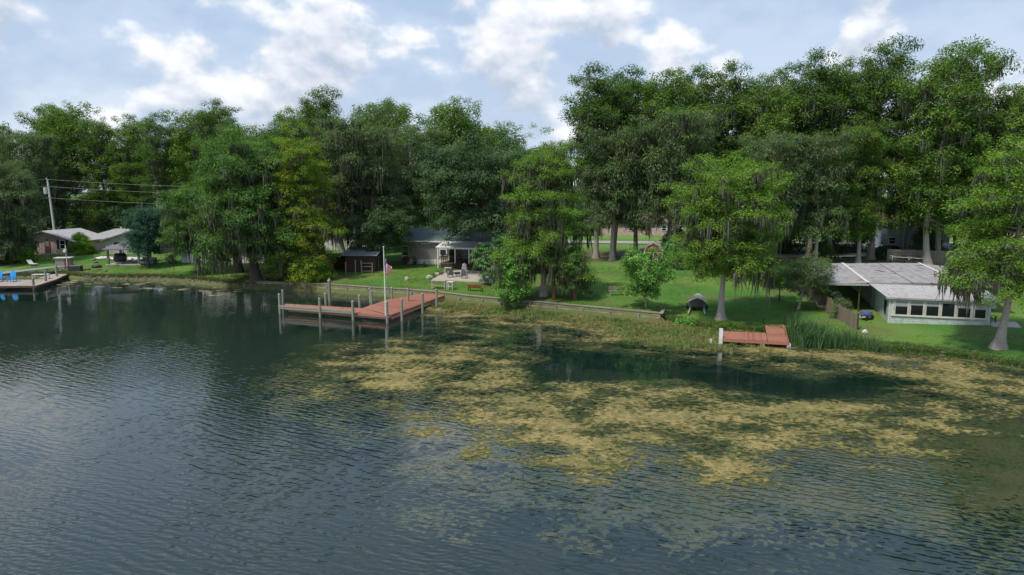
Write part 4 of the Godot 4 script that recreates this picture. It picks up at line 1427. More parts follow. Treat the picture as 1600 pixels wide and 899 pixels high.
func far_house(called: String, label: String, at: Vector3, turn: float, size: Vector3, roof: Material, wall: Material, rise: float, _up: float) -> void:
	var t := thing(called, label, "house", at, turn)
	var w := size.x / 2
	var d := size.z / 2
	var m := MB.new()
	siding(m, Vector3(-w, -0.5, d), Vector3(w, -0.5, d), size.y + 0.5, 0.22)
	siding(m, Vector3(w - 0.02, -0.5, d - 0.03), Vector3(w - 0.02, -0.5, -d + 0.03), size.y + 0.5, 0.22)
	siding(m, Vector3(w, -0.5, -d), Vector3(-w, -0.5, -d), size.y + 0.5, 0.22)
	siding(m, Vector3(-w + 0.02, -0.5, -d + 0.03), Vector3(-w + 0.02, -0.5, d - 0.03), size.y + 0.5, 0.22)
	obj("wall", m, wall, t)
	var y := size.y - 0.05
	roof_sheet(t, "roof_slope", Vector3(-w - 0.5, y, d + 0.5), Vector3(w + 0.5, y, d + 0.5), Vector3(w + 0.5, y + rise, 0.005), Vector3(-w - 0.5, y + rise, 0.005), roof, 8)
	roof_sheet(t, "roof_slope", Vector3(w + 0.5, y, -d - 0.5), Vector3(-w - 0.5, y, -d - 0.5), Vector3(-w - 0.5, y + rise, -0.005), Vector3(w + 0.5, y + rise, -0.005), roof, 8)
	var g := MB.new()
	g.prism([Vector2(-d, 0), Vector2(d, 0), Vector2(0, rise * 0.93)], -0.05, 0.05)
	for s in [-1.0, 1.0]:
		var o := obj("gable", g, wall, t)
		o.transform = Transform3D(Basis(Vector3(0, 0, -1), Vector3.UP, Vector3(1, 0, 0)), Vector3(s * (w - 0.06), y, 0))
	var f := facing(Vector3(0, 0, 1))
	var n := int(size.x / 3.2)
	for i in n:
		var x := -w + size.x * (i + 0.5) / n
		if i == n / 2:
			var dr := MB.new()
			dr.box(Vector3(x, 1.05, d + 0.06), Vector3(1.0, 2.1, 0.08))
			obj("door", dr, mats.red_stain if wall == mats.pink_stucco else mats.dirty_white, t)
		else:
			window(t, Vector3(x, 1.6, d + 0.04), 1.1, 1.2, f, mats.white_paint, 1, 2, 0.0, 0.1)
		if size.y > 4.5:
			window(t, Vector3(x, 3.9, d + 0.04), 1.0, 1.2, f, mats.white_paint, 1, 2, 0.0, 0.1)

func brown_shed() -> void:
	# local x to the east, z to the lake; the door is in the east side
	var t := thing("garden_shed", "dark brown board shed with grey metal roof and a lean-to on its left", "shed", Vector3(-22.4, 1.2, -92.2), -0.02)
	var m := MB.new()
	boards(m, Vector3(0, -0.2, 0), Vector3(4.1, -0.2, 0), 2.6, 0.2, 0.04, 0.0, 1)
	boards(m, Vector3(4.1, -0.2, -0.05), Vector3(4.1, -0.2, -4.6), 2.85, 0.2, 0.04, 0.0, 2)
	boards(m, Vector3(0, -0.2, -4.6), Vector3(0, -0.2, -0.05), 2.8, 0.2, 0.04, 0.0, 3)
	boards(m, Vector3(4.1, -0.2, -4.65), Vector3(0, -0.2, -4.65), 3.0, 0.2, 0.04, 0.0, 4)
	obj("board_wall", m, mats.dark_wood, t, "stuff")
	for k in 3:
		roof_sheet(t, "roof_panel", Vector3(-0.4 + k * 1.62, 2.42, 0.45), Vector3(1.21 + k * 1.62, 2.42, 0.45), Vector3(1.21 + k * 1.62, 3.2, -4.9), Vector3(-0.4 + k * 1.62, 3.2, -4.9), mats.grey_metal, 3)
	m = MB.new()
	m.box(Vector3(4.16, 0.95, -2.2), Vector3(0.06, 2.0, 1.1))
	var d := obj("door", m, mats.dark_wood, t)
	m = MB.new()
	m.box(Vector3(4.2, 0.9, -1.8), Vector3(0.05, 0.16, 0.05))
	obj("door_handle", m, mats.galvanised, d)
	m = MB.new()
	for s in [-1.62, -2.78]:
		m.box(Vector3(4.17, 1.0, s), Vector3(0.08, 2.1, 0.1))
	m.box(Vector3(4.17, 2.0, -2.2), Vector3(0.08, 0.1, 1.05))
	obj("door_frame", m, mats.fence_wood, t)
	# lean-to
	roof_sheet(t, "lean_to_roof", Vector3(-3.4, 2.0, 0.6), Vector3(-0.45, 2.25, 0.6), Vector3(-0.45, 2.5, -3.8), Vector3(-3.4, 2.25, -3.8), mats.dark_wood, 4)
	for p in [[-3.2, 0.4], [-1.6, 0.45], [-3.2, -3.6]]:
		post(t, "lean_to_post", Vector3(p[0], -0.2, p[1]), Vector3(p[0], 2.05, p[1]), 0.12, mats.dark_wood)
	m = MB.new()
	boards(m, Vector3(-3.3, -0.2, -3.6), Vector3(-0.1, -0.2, -3.6), 2.3, 0.2, 0.04, 0.0, 5)
	obj("lean_to_wall", m, mats.dark_wood, t, "stuff")
	# a trellis frame and a potting rack stand before it
	var k := thing("trellis_frame", "rough timber trellis frame leaning before the dark brown shed", "trellis", Vector3(-20.5, 1.12, -91.0))
	for x in [-1.5, -0.2, 0.6, 2.0]:
		post(k, "upright", Vector3(x, -0.2, 0), Vector3(x + rng.randfn() * 0.04, 2.0 - absf(x) * 0.2, 0), 0.13, mats.old_wood)
	for y in [0.5, 1.1, 1.55]:
		post(k, "cross_bar", Vector3(0.55, y, 0.08), Vector3(2.05, y, 0.08), 0.07, mats.old_wood)
	var wb := thing("cable_reel", "dark round drum under the lean-to of the brown shed", "drum", Vector3(-24.6, 1.1, -92.2))
	m = MB.new()
	m.tube([Vector3(-0.35, 0.45, 0), Vector3(-0.3, 0.45, 0), Vector3(0.3, 0.45, 0), Vector3(0.35, 0.45, 0)], [0.48, 0.48, 0.48, 0.48], 14)
	obj("drum", m, mats.dark_plastic, wb)
	m = MB.new()
	m.tube([Vector3(-0.4, 0.45, 0), Vector3(0.4, 0.45, 0)], [0.14, 0.14], 9)
	obj("hub", m, mats.old_wood, wb)

func red_barn() -> void:
	var t := thing("barn_shed", "little barn-red shed with white trim and gambrel roof behind the pale green tree", "shed", Vector3(19.6, 1.95, -95.6), -0.28)
	var prof := [Vector2(-1.25, -0.2), Vector2(1.25, -0.2), Vector2(1.25, 1.9), Vector2(0.85, 2.6), Vector2(0, 3.0), Vector2(-0.85, 2.6), Vector2(-1.25, 1.9)]
	var m := MB.new()
	m.prism(prof, -3.0, 0.0)
	obj("body", m, mats.barn_red, t)
	var e := [Vector2(1.36, 1.84), Vector2(0.9, 2.68), Vector2(0, 3.1), Vector2(-0.9, 2.68), Vector2(-1.36, 1.84)]
	for i in 4:
		roof_sheet(t, "roof_panel", Vector3(e[i].x, e[i].y, 0.15), Vector3(e[i].x, e[i].y, -3.15), Vector3(e[i + 1].x, e[i + 1].y, -3.15), Vector3(e[i + 1].x, e[i + 1].y, 0.15), mats.grey_deck, 0, 0.05)
		m = MB.new()
		m.beam(Vector3(e[i].x * 0.96, e[i].y - 0.10, 0.06), Vector3(e[i + 1].x * 0.96, e[i + 1].y - 0.10, 0.06), 0.05, 0.12)
		obj("trim_board", m, mats.white_paint, t)
	for s in [-1.2, 1.2]:
		m = MB.new()
		m.box(Vector3(s, 0.85, 0.03), Vector3(0.12, 2.0, 0.06))
		obj("trim_board", m, mats.white_paint, t)
	m = MB.new()
	m.box(Vector3(0, 0.8, 0.02), Vector3(1.3, 1.9, 0.04))
	var d := obj("door", m, mats.barn_red, t)
	m = MB.new()
	for s in [-0.62, 0.0, 0.62]:
		m.box(Vector3(s, 0.8, 0.055), Vector3(0.09, 1.9, 0.03))
	for s in [-0.1, 0.8, 1.7]:
		m.box(Vector3(0, s, 0.058), Vector3(1.2, 0.09, 0.036))
	obj("door_trim", m, mats.white_paint, d)

func white_tents() -> void:
	# pale roofs low among the trees right of the cottage
	var t := thing("lean_shelter", "grey-white sheet metal shelter roof tilted among mossy branches beside the cottage", "shelter", Vector3(2.6, 1.7, -93.0), 0.15)
	roof_sheet(t, "roof_panel", Vector3(-1.3, 1.2, 1.3), Vector3(1.1, 1.5, 1.3), Vector3(2.2, 3.3, -1.6), Vector3(-0.3, 3.1, -1.6), mats.dirty_white, 6)
	for p in [[-1.1, 1.1, 1.2], [1.0, 1.1, 1.45], [2.0, -1.4, 3.2], [-0.2, -1.4, 3.0]]:
		post(t, "leg", Vector3(p[0], -0.2, p[1]), Vector3(p[0], p[2], p[1]), 0.1, mats.old_wood)
	var s := thing("tool_shed", "small dark shed with a pale gable roof below the hanging moss", "shed", Vector3(8.4, 1.85, -98.0), 0.35)
	var m := MB.new()
	m.prism([Vector2(-1.3, -0.2), Vector2(1.3, -0.2), Vector2(1.3, 1.5), Vector2(0, 2.5), Vector2(-1.3, 1.5)], -2.6, 0.0)
	obj("body", m, mats.dark_wood, s)
	roof_sheet(s, "roof_slope", Vector3(-1.6, 1.38, 0.3), Vector3(-0.003, 2.62, 0.3), Vector3(-0.003, 2.62, -2.9), Vector3(-1.6, 1.38, -2.9), mats.dirty_white, 0, 0.06)
	roof_sheet(s, "roof_slope", Vector3(0.003, 2.62, 0.3), Vector3(1.6, 1.38, 0.3), Vector3(1.6, 1.38, -2.9), Vector3(0.003, 2.62, -2.9), mats.grey_metal, 0, 0.06)
	m = MB.new()
	m.box(Vector3(0, 0.7, 0.03), Vector3(0.9, 1.7, 0.06))
	obj("door", m, mats.dark_plastic, s)
	var c := thing("chicken_coop", "low dark wire-fronted coop under the moss between the two trunks", "coop", Vector3(5.2, 1.45, -87.5), 0.05)
	m = MB.new()
	boards(m, Vector3(-2.6, -0.2, -1.6), Vector3(2.6, -0.2, -1.6), 2.2, 0.18, 0.04, 0.02, 5)
	obj("back_wall", m, mats.dark_wood, c, "stuff")
	for x in [-2.6, -0.9, 0.9, 2.6]:
		post(c, "post", Vector3(x, -0.2, 0), Vector3(x, 1.9, 0), 0.1, mats.dark_wood)
	roof_sheet(c, "roof", Vector3(-2.8, 1.9, 0.3), Vector3(2.8, 1.9, 0.3), Vector3(2.8, 2.2, -1.9), Vector3(-2.8, 2.2, -1.9), mats.grey_metal, 6)
	m = MB.new()
	for k in 26:
		m.beam(Vector3(-2.6 + k * 0.208, -0.1, 0.02), Vector3(-2.6 + k * 0.208, 1.85, 0.02), 0.012, 0.012)
	obj("wire_front", m, mats.dark_metal, c)

# ------------------------------------------------------------------ furniture and small things

func slat_chair(called: String, label: String, at: Vector3, turn: float, m: Material, group := "") -> Node3D:
	# a slatted garden armchair with a raked back; it looks along +z
	var t := thing(called, label, "chair", at, turn, group)
	var tilt := Basis(Vector3.RIGHT, -0.28)
	for k in 5:
		var s := MB.new()
		s.box(Vector3(-0.22 + k * 0.11, 0.66 + 0.04 * (2 - absi(k - 2)), -0.33), Vector3(0.095, 0.74 + 0.08 * (2 - absi(k - 2)), 0.025), tilt)
		obj("back_slat", s, m, t)
	for k in 4:
		var s := MB.new()
		s.box(Vector3(0, 0.37 - 0.02 * (3 - k), -0.2 + k * 0.14), Vector3(0.56, 0.025, 0.125))
		obj("seat_slat", s, m, t)
	for x in [-0.33, 0.33]:
		var a := MB.new()
		a.box(Vector3(x, 0.57, 0.0), Vector3(0.13, 0.03, 0.75))
		obj("armrest", a, m, t)
		for z in [-0.3, 0.3]:
			post(t, "leg", Vector3(x * 0.9, 0, z), Vector3(x * 0.9, 0.56, z), 0.07, m)
	return t

func table(called: String, label: String, at: Vector3, turn: float, size: Vector3, m: Material, shelf := false) -> Node3D:
	var t := thing(called, label, "table", at, turn)
	var s := MB.new()
	s.box(Vector3(0, size.y, 0), Vector3(size.x, 0.06, size.z))
	obj("tabletop", s, m, t)
	for x in [-1, 1]:
		for z in [-1, 1]:
			post(t, "leg", Vector3(x * (size.x / 2 - 0.08), 0, z * (size.z / 2 - 0.07)), Vector3(x * (size.x / 2 - 0.08), size.y - 0.04, z * (size.z / 2 - 0.07)), 0.08, m)
	if shelf:
		s = MB.new()
		s.box(Vector3(0, size.y * 0.45, 0), Vector3(size.x - 0.2, 0.04, size.z - 0.14))
		obj("shelf", s, m, t)
	return t

func lounger(called: String, label: String, at: Vector3, turn: float, m: Material, frame: Material) -> Node3D:
	# looks along +z, head at -z
	var t := thing(called, label, "sun lounger", at, turn)
	var s := MB.new()
	s.box(Vector3(0, 0.34, 0.35), Vector3(0.66, 0.07, 1.25))
	obj("seat", s, m, t)
	s = MB.new()
	s.box(Vector3(0, 0.60, -0.58), Vector3(0.66, 0.07, 0.80), Basis(Vector3.RIGHT, 0.72))
	obj("backrest", s, m, t)
	for x in [-0.3, 0.3]:
		for z in [-0.25, 0.9]:
			post(t, "leg", Vector3(x, 0, z), Vector3(x, 0.3, z), 0.05, frame)
	return t

func pot(called: String, label: String, at: Vector3, r: float, m: Material, leaf := "") -> Node3D:
	var t := thing(called, label, "plant pot", at)
	var s := MB.new()
	s.tube([Vector3.ZERO, Vector3(0, r * 1.5, 0), Vector3(0, r * 1.6, 0), Vector3(0, r * 1.72, 0)], [r * 0.7, r, r * 1.1, r * 1.1], 10)
	obj("pot", s, m, t)
	if leaf:
		var cm := MB.new()
		for k in 3:
			var e: Array = clumps[leaf][k * 3]
			cm.v.append_array(Transform3D(Basis().scaled(Vector3.ONE * r * 1.4), Vector3(rng.randfn() * r * 0.3, r * (2.2 + k * 0.6), rng.randfn() * r * 0.3)) * (e[0] as PackedVector3Array))
			cm.c.append_array(e[1])
		obj("plant", cm, mats.leaf, t)
	return t

func rock(called: String, label: String, at: Vector3, s: Vector3, sd: int, m: Material = null) -> void:
	var b := MB.new()
	b.ball(Vector3(0, s.y * 0.6, 0), s, 0.14, sd, 6)
	var o := obj(called, b, m if m else mats.stone)
	o.position = at
	tag(o, label, "rock")

func left_yard() -> void:
	slat_chair("garden_chair", "bright blue slatted chair at the very edge of the left dock", Vector3(-66.2, 0.56, -88.3), -0.2, mats.blue_plastic).scale = Vector3.ONE * 1.2
	slat_chair("garden_chair", "bright blue slatted chair nearer the white table on the left dock", Vector3(-64.4, 0.56, -88.3), 0.15, mats.blue_plastic).scale = Vector3.ONE * 1.2
	table("dock_table", "low white table on the left dock beside its long shelf", Vector3(-62.6, 0.55, -91.2), 0.3, Vector3(1.9, 0.6, 0.9), mats.dirty_white)
	lounger("sun_lounger", "weathered pale wooden lounger on the grass behind the left dock", on(-72.2, -103.6), 1.1, mats.dirty_white, mats.old_wood)
	var c := thing("pump_cabinet", "grey-brown pump cabinet with a white lid at the head of the left dock", "cabinet", on(-65.7, -101.0), 0.2)
	var m := MB.new()
	m.box(Vector3(0, 0.8, 0), Vector3(2.0, 1.6, 1.1))
	obj("body", m, mats.old_wood, c)
	m = MB.new()
	m.box(Vector3(0, 1.66, 0), Vector3(2.3, 0.1, 1.4))
	obj("lid", m, mats.dirty_white, c)
	m = MB.new()
	m.box(Vector3(0.55, 0.8, 0.57), Vector3(0.7, 1.4, 0.04))
	obj("door", m, mats.red_stain, c)
	var pp := thing("lamp_post", "slim post with a small white birdhouse beside the pump cabinet", "post", on(-64.8, -100.2))
	post(pp, "pole", Vector3(0, -0.3, 0), Vector3(0, 3.6, 0), 0.09, mats.galvanised)
	m = MB.new()
	m.prism([Vector2(-0.18, 0), Vector2(0.18, 0), Vector2(0.18, 0.3), Vector2(0, 0.5), Vector2(-0.18, 0.3)], -0.18, 0.18)
	o_at(obj("birdhouse", m, mats.dirty_white, pp), Vector3(0, 2.6, 0.22))
	var p2 := thing("lamp_post", "thin grey post on the lawn before the brown board wall", "post", on(-74.5, -119.0))
	post(p2, "pole", Vector3(0, -0.3, 0), Vector3(0, 3.3, 0), 0.1, mats.galvanised)
	m = MB.new()
	m.box(Vector3(0, 3.35, 0), Vector3(0.4, 0.25, 0.3))
	obj("head", m, mats.dark_metal, p2)
	var b := thing("storage_box", "dark deck storage box beside the left dock's ramp", "box", on(-63.0, -99.3), 0.1)
	m = MB.new()
	m.box(Vector3(0, 0.35, 0), Vector3(1.6, 0.7, 0.8))
	obj("body", m, mats.dark_plastic, b)
	m = MB.new()
	m.prism([Vector2(-0.84, 0), Vector2(0.84, 0), Vector2(0.8, 0.1), Vector2(-0.8, 0.1)], -0.44, 0.44)
	o_at(obj("lid", m, mats.grey_plastic, b), Vector3(0, 0.71, 0))
	var ty := thing("tyre_planter", "black tyre lying on the lawn by the left bank", "tyre", on(-61.6, -102.0))
	m = MB.new()
	for k in 16:
		var a0 := TAU * k / 16.0
		var a1 := TAU * (k + 1) / 16.0
		m.tube([Vector3(cos(a0), 0.35, sin(a0)) * Vector3(0.5, 0.5, 0.5), Vector3(cos(a1), 0.35, sin(a1)) * Vector3(0.5, 0.5, 0.5)], [0.22, 0.22], 8, false)
	obj("tread", m, mats.dark_plastic, ty)
	m = MB.new()
	m.tube([Vector3(0, 0.02, 0), Vector3(0, 0.25, 0)], [0.4, 0.4], 12)
	obj("soil", m, mats.straw, ty)
	# a heap of pale sheeting and branches
	var h := thing("sheeting_heap", "flat heap of crumpled pale tarpaulin on the grass behind the pavilion", "heap", on(-63.5, -110.5))
	for k in 5:
		m = MB.new()
		m.ball(Vector3(-2.5 + k * 1.4 + rng.randfn() * 0.3, 0.1, rng.randfn() * 0.5), Vector3(1.2, 0.28, 0.8), 0.22, 40 + k, 6)
		obj("sheet", m, mats.dirty_white if k % 2 == 0 else mats.grey_deck, h)
	for k in 7:
		rock("stone", ["small dark stone on the lawn left of the pavilion", "rounded stone near the black tyre", "brown stone at the foot of the left bank lawn", "grey stone between tyre and pavilion", "low stone beside the tarpaulin heap", "dark lump of wood in the left lawn", "small brown stone behind the storage box"][k], on([-60.2, -62.8, -57.9, -59.2, -66.0, -64.2, -61.9][k], [-100.4, -104.2, -97.8, -103.2, -108.6, -106.2, -100.3][k]), Vector3(0.3, 0.16, 0.25) * (0.8 + 0.1 * k), 60 + k)
	pavilion()
	var g := thing("barbecue", "large round black barbecue under the grey-roofed pavilion", "barbecue", on(-60.4, -106.2), 0.2)
	m = MB.new()
	m.tube([Vector3(-0.85, 0.85, 0), Vector3(-0.7, 0.85, 0), Vector3(0.7, 0.85, 0), Vector3(0.85, 0.85, 0)], [0.45, 0.68, 0.68, 0.45], 14)
	obj("drum", m, mats.dark_plastic, g)
	for x in [-0.5, 0.5]:
		for z in [-0.3, 0.3]:
			post(g, "leg", Vector3(x, 0, z), Vector3(x, 0.6, z), 0.06, mats.dark_metal)
	m = MB.new()
	m.tube([Vector3(0.5, 1.4, 0), Vector3(0.5, 1.95, 0)], [0.08, 0.08], 7)
	obj("chimney", m, mats.dark_metal, g)
	lounger("sun_lounger", "blue cushioned lounger tilted under the pavilion", on(-58.3, -104.2, 0.05), -0.9, mats.navy_cloth, mats.galvanised)
	var s := thing("garden_sofa", "grey outdoor sofa between pavilion and teal tree", "sofa", on(-55.0, -104.0), -0.15)
	m = MB.new()
	m.box(Vector3(0, 0.3, 0), Vector3(2.2, 0.3, 0.9))
	obj("base", m, mats.grey_plastic, s)
	m = MB.new()
	m.box(Vector3(0, 0.68, -0.4), Vector3(2.2, 0.75, 0.2), Basis(Vector3.RIGHT, -0.15))
	obj("backrest", m, mats.grey_plastic, s)
	for x in [-1.1, 1.1]:
		m = MB.new()
		m.box(Vector3(x, 0.45, 0), Vector3(0.2, 0.6, 0.95))
		obj("armrest", m, mats.grey_plastic, s)
	for x in [-0.52, 0.52]:
		m = MB.new()
		m.box(Vector3(x, 0.51, 0.05), Vector3(0.98, 0.12, 0.74))
		obj("cushion", m, mats.navy_cloth, s)
	pot("plant_pot", "dark pot right of the teal tree's trunk", on(-51.7, -104.6), 0.28, mats.dark_plastic, "oak")
	pot("plant_pot", "smaller dark pot, second right of the teal tree's trunk", on(-50.6, -103.4), 0.22, mats.dark_plastic, "oak")
	# an upturned white skiff
	var k2 := thing("upturned_skiff", "white upturned skiff on the grass behind the teal tree", "boat", on(-48.5, -109.5), 0.1)
	m = MB.new()
	var rings := []
	for i in 7:
		var u := -1.0 + i / 3.0
		var w := 0.75 * sqrt(maxf(0.02, 1.0 - pow(absf(u), 3.0)))
		rings.append([Vector3(u * 2.3, 0.05, w), Vector3(u * 2.3, 0.5, w * 0.8), Vector3(u * 2.2, 0.66, 0), Vector3(u * 2.3, 0.5, -w * 0.8), Vector3(u * 2.3, 0.05, -w)])
	for i in 6:
		for j in 4:
			m.quad(rings[i][j], rings[i + 1][j], rings[i + 1][j + 1], rings[i][j + 1])
	obj("hull", m, mats.white_paint, k2)
	m = MB.new()
	m.beam(Vector3(-2.1, 0.68, 0), Vector3(2.1, 0.68, 0), 0.07, 0.06)
	obj("keel", m, mats.dirty_white, k2)
	# blue tarpaulin over a boat far behind the long roof
	var bt := thing("covered_boat", "boat under a bright blue tarpaulin behind the long pale roof", "boat", Vector3(-89.0, 2.2, -146.0), 0.2)
	m = MB.new()
	m.prism([Vector2(-3.4, 1.3), Vector2(3.4, 1.3), Vector2(3.6, 1.9), Vector2(1.2, 2.9), Vector2(-2.4, 2.7), Vector2(-3.6, 1.8)], -1.0, 1.0)
	obj("tarpaulin", m, mats.blue_tarp, bt)
	m = MB.new()
	m.prism([Vector2(-3.0, 0.5), Vector2(3.0, 0.5), Vector2(3.4, 1.3), Vector2(-3.4, 1.3)], -0.85, 0.85)
	obj("hull", m, mats.dirty_white, bt)
	for x in [-1.2, 1.2]:
		m = MB.new()
		m.tube([Vector3(x, 0.35, 0.9), Vector3(x, 0.35, 1.1)], [0.35, 0.35], 12)
		obj("wheel", m, mats.dark_plastic, bt)
	m = MB.new()
	m.box(Vector3(0, 0.45, 0), Vector3(6.0, 0.12, 1.2))
	obj("trailer", m, mats.dark_metal, bt)
	utility_poles()

func pavilion() -> void:
	var t := thing("pavilion", "open pavilion with grey hip roof and dark posts on the left lawn", "pavilion", on(-58.6, -105.6), 0.08)
	var m := MB.new()
	m.box(Vector3(0, 0.0, 0), Vector3(5.0, 0.16, 4.6))
	obj("floor_slab", m, mats.concrete, t)
	for p in [[-2.2, 2.0], [2.2, 2.0], [-2.2, -2.0], [2.2, -2.0]]:
		post(t, "post", Vector3(p[0], 0.06, p[1]), Vector3(p[0], 2.4, p[1]), 0.26, mats.grey_plastic)
	var e := [Vector3(-2.8, 2.4, 2.5), Vector3(2.8, 2.4, 2.5), Vector3(2.8, 2.4, -2.5), Vector3(-2.8, 2.4, -2.5)]
	var top := [Vector3(-0.8, 3.3, 0), Vector3(0.8, 3.3, 0)]
	for f in [[e[0], e[1], top[1], top[0]], [e[1], e[2], top[1], top[1]], [e[2], e[3], top[0], top[1]], [e[3], e[0], top[0], top[0]]]:
		var r := MB.new()
		r.tri(f[0], f[1], f[2])
		if f[2] != f[3]:
			r.tri(f[0], f[2], f[3])
		r.quad(f[0] + Vector3(0, -0.14, 0), f[1] + Vector3(0, -0.14, 0), f[1], f[0])
		obj("roof_slope", r, mats.pavilion_roof, t)
	m = MB.new()
	m.box(Vector3(0, 2.33, 0), Vector3(5.3, 0.06, 4.7))
	obj("ceiling", m, mats.dark_wood, t)

func utility_poles() -> void:
	var t := thing("utility_pole", "tall pale utility pole with a grey transformer behind the pink house", "utility pole", Vector3(-86.0, 2.0, -129.5))
	var m := MB.new()
	m.tube([Vector3(0.6, -0.4, 0), Vector3(0, 12.4, 0)], [0.24, 0.15], 9)
	obj("pole", m, mats.pole_concrete, t)
	m = MB.new()
	m.tube([Vector3(-0.45, 9.6, 0.1), Vector3(-0.45, 9.7, 0.1), Vector3(-0.45, 10.75, 0.1), Vector3(-0.45, 10.85, 0.1)], [0.28, 0.34, 0.34, 0.26], 12)
	obj("transformer", m, mats.galvanised, t)
	m = MB.new()
	m.beam(Vector3(-0.4, 10.4, 0), Vector3(0.1, 10.4, 0), 0.08, 0.1)
	obj("bracket", m, mats.dark_metal, t)
	for y in [12.3, 11.0, 8.9]:
		m = MB.new()
		m.tube([Vector3(0.0 + (12.4 - y) * 0.05, y, 0.15), Vector3(0.0 + (12.4 - y) * 0.05, y + 0.18, 0.28)], [0.07, 0.09], 7)
		obj("insulator", m, mats.dirty_white, t)
	var t2 := thing("utility_pole", "shorter weathered pole farther back among the left trees", "utility pole", Vector3(-97.5, 2.2, -166.0))
	m = MB.new()
	m.tube([Vector3(0, -0.4, 0), Vector3(0.0, 9.6, 0)], [0.22, 0.15], 8)
	obj("pole", m, mats.old_wood, t2)
	m = MB.new()
	m.beam(Vector3(-0.9, 9.0, 0), Vector3(0.9, 9.0, 0), 0.1, 0.12)
	obj("cross_arm", m, mats.old_wood, t2)
	var k := 0
	for y in [14.3, 13.0, 10.9]:
		for e in [[Vector3(-86, y, -129.4), Vector3(-22, y - 1.2, -136.0)], [Vector3(-86, y, -129.4), Vector3(-150, y - 0.4, -126.0)]]:
			var w := MB.new()
			var pts := []
			var rr := []
			for i in 13:
				var u := i / 12.0
				pts.append(e[0].lerp(e[1], u) + Vector3(0, -4.0 * u * (1.0 - u) * 0.9, 0))
				rr.append(0.013)
			w.tube(pts, rr, 4, false)
			var o := obj("power_line", w, mats.galvanised)
			tag(o, "%s power line running %s from the pale utility pole" % [["topmost", "middle", "lowest"][k / 2], ["right", "left"][k % 2]], "power line")
			k += 1

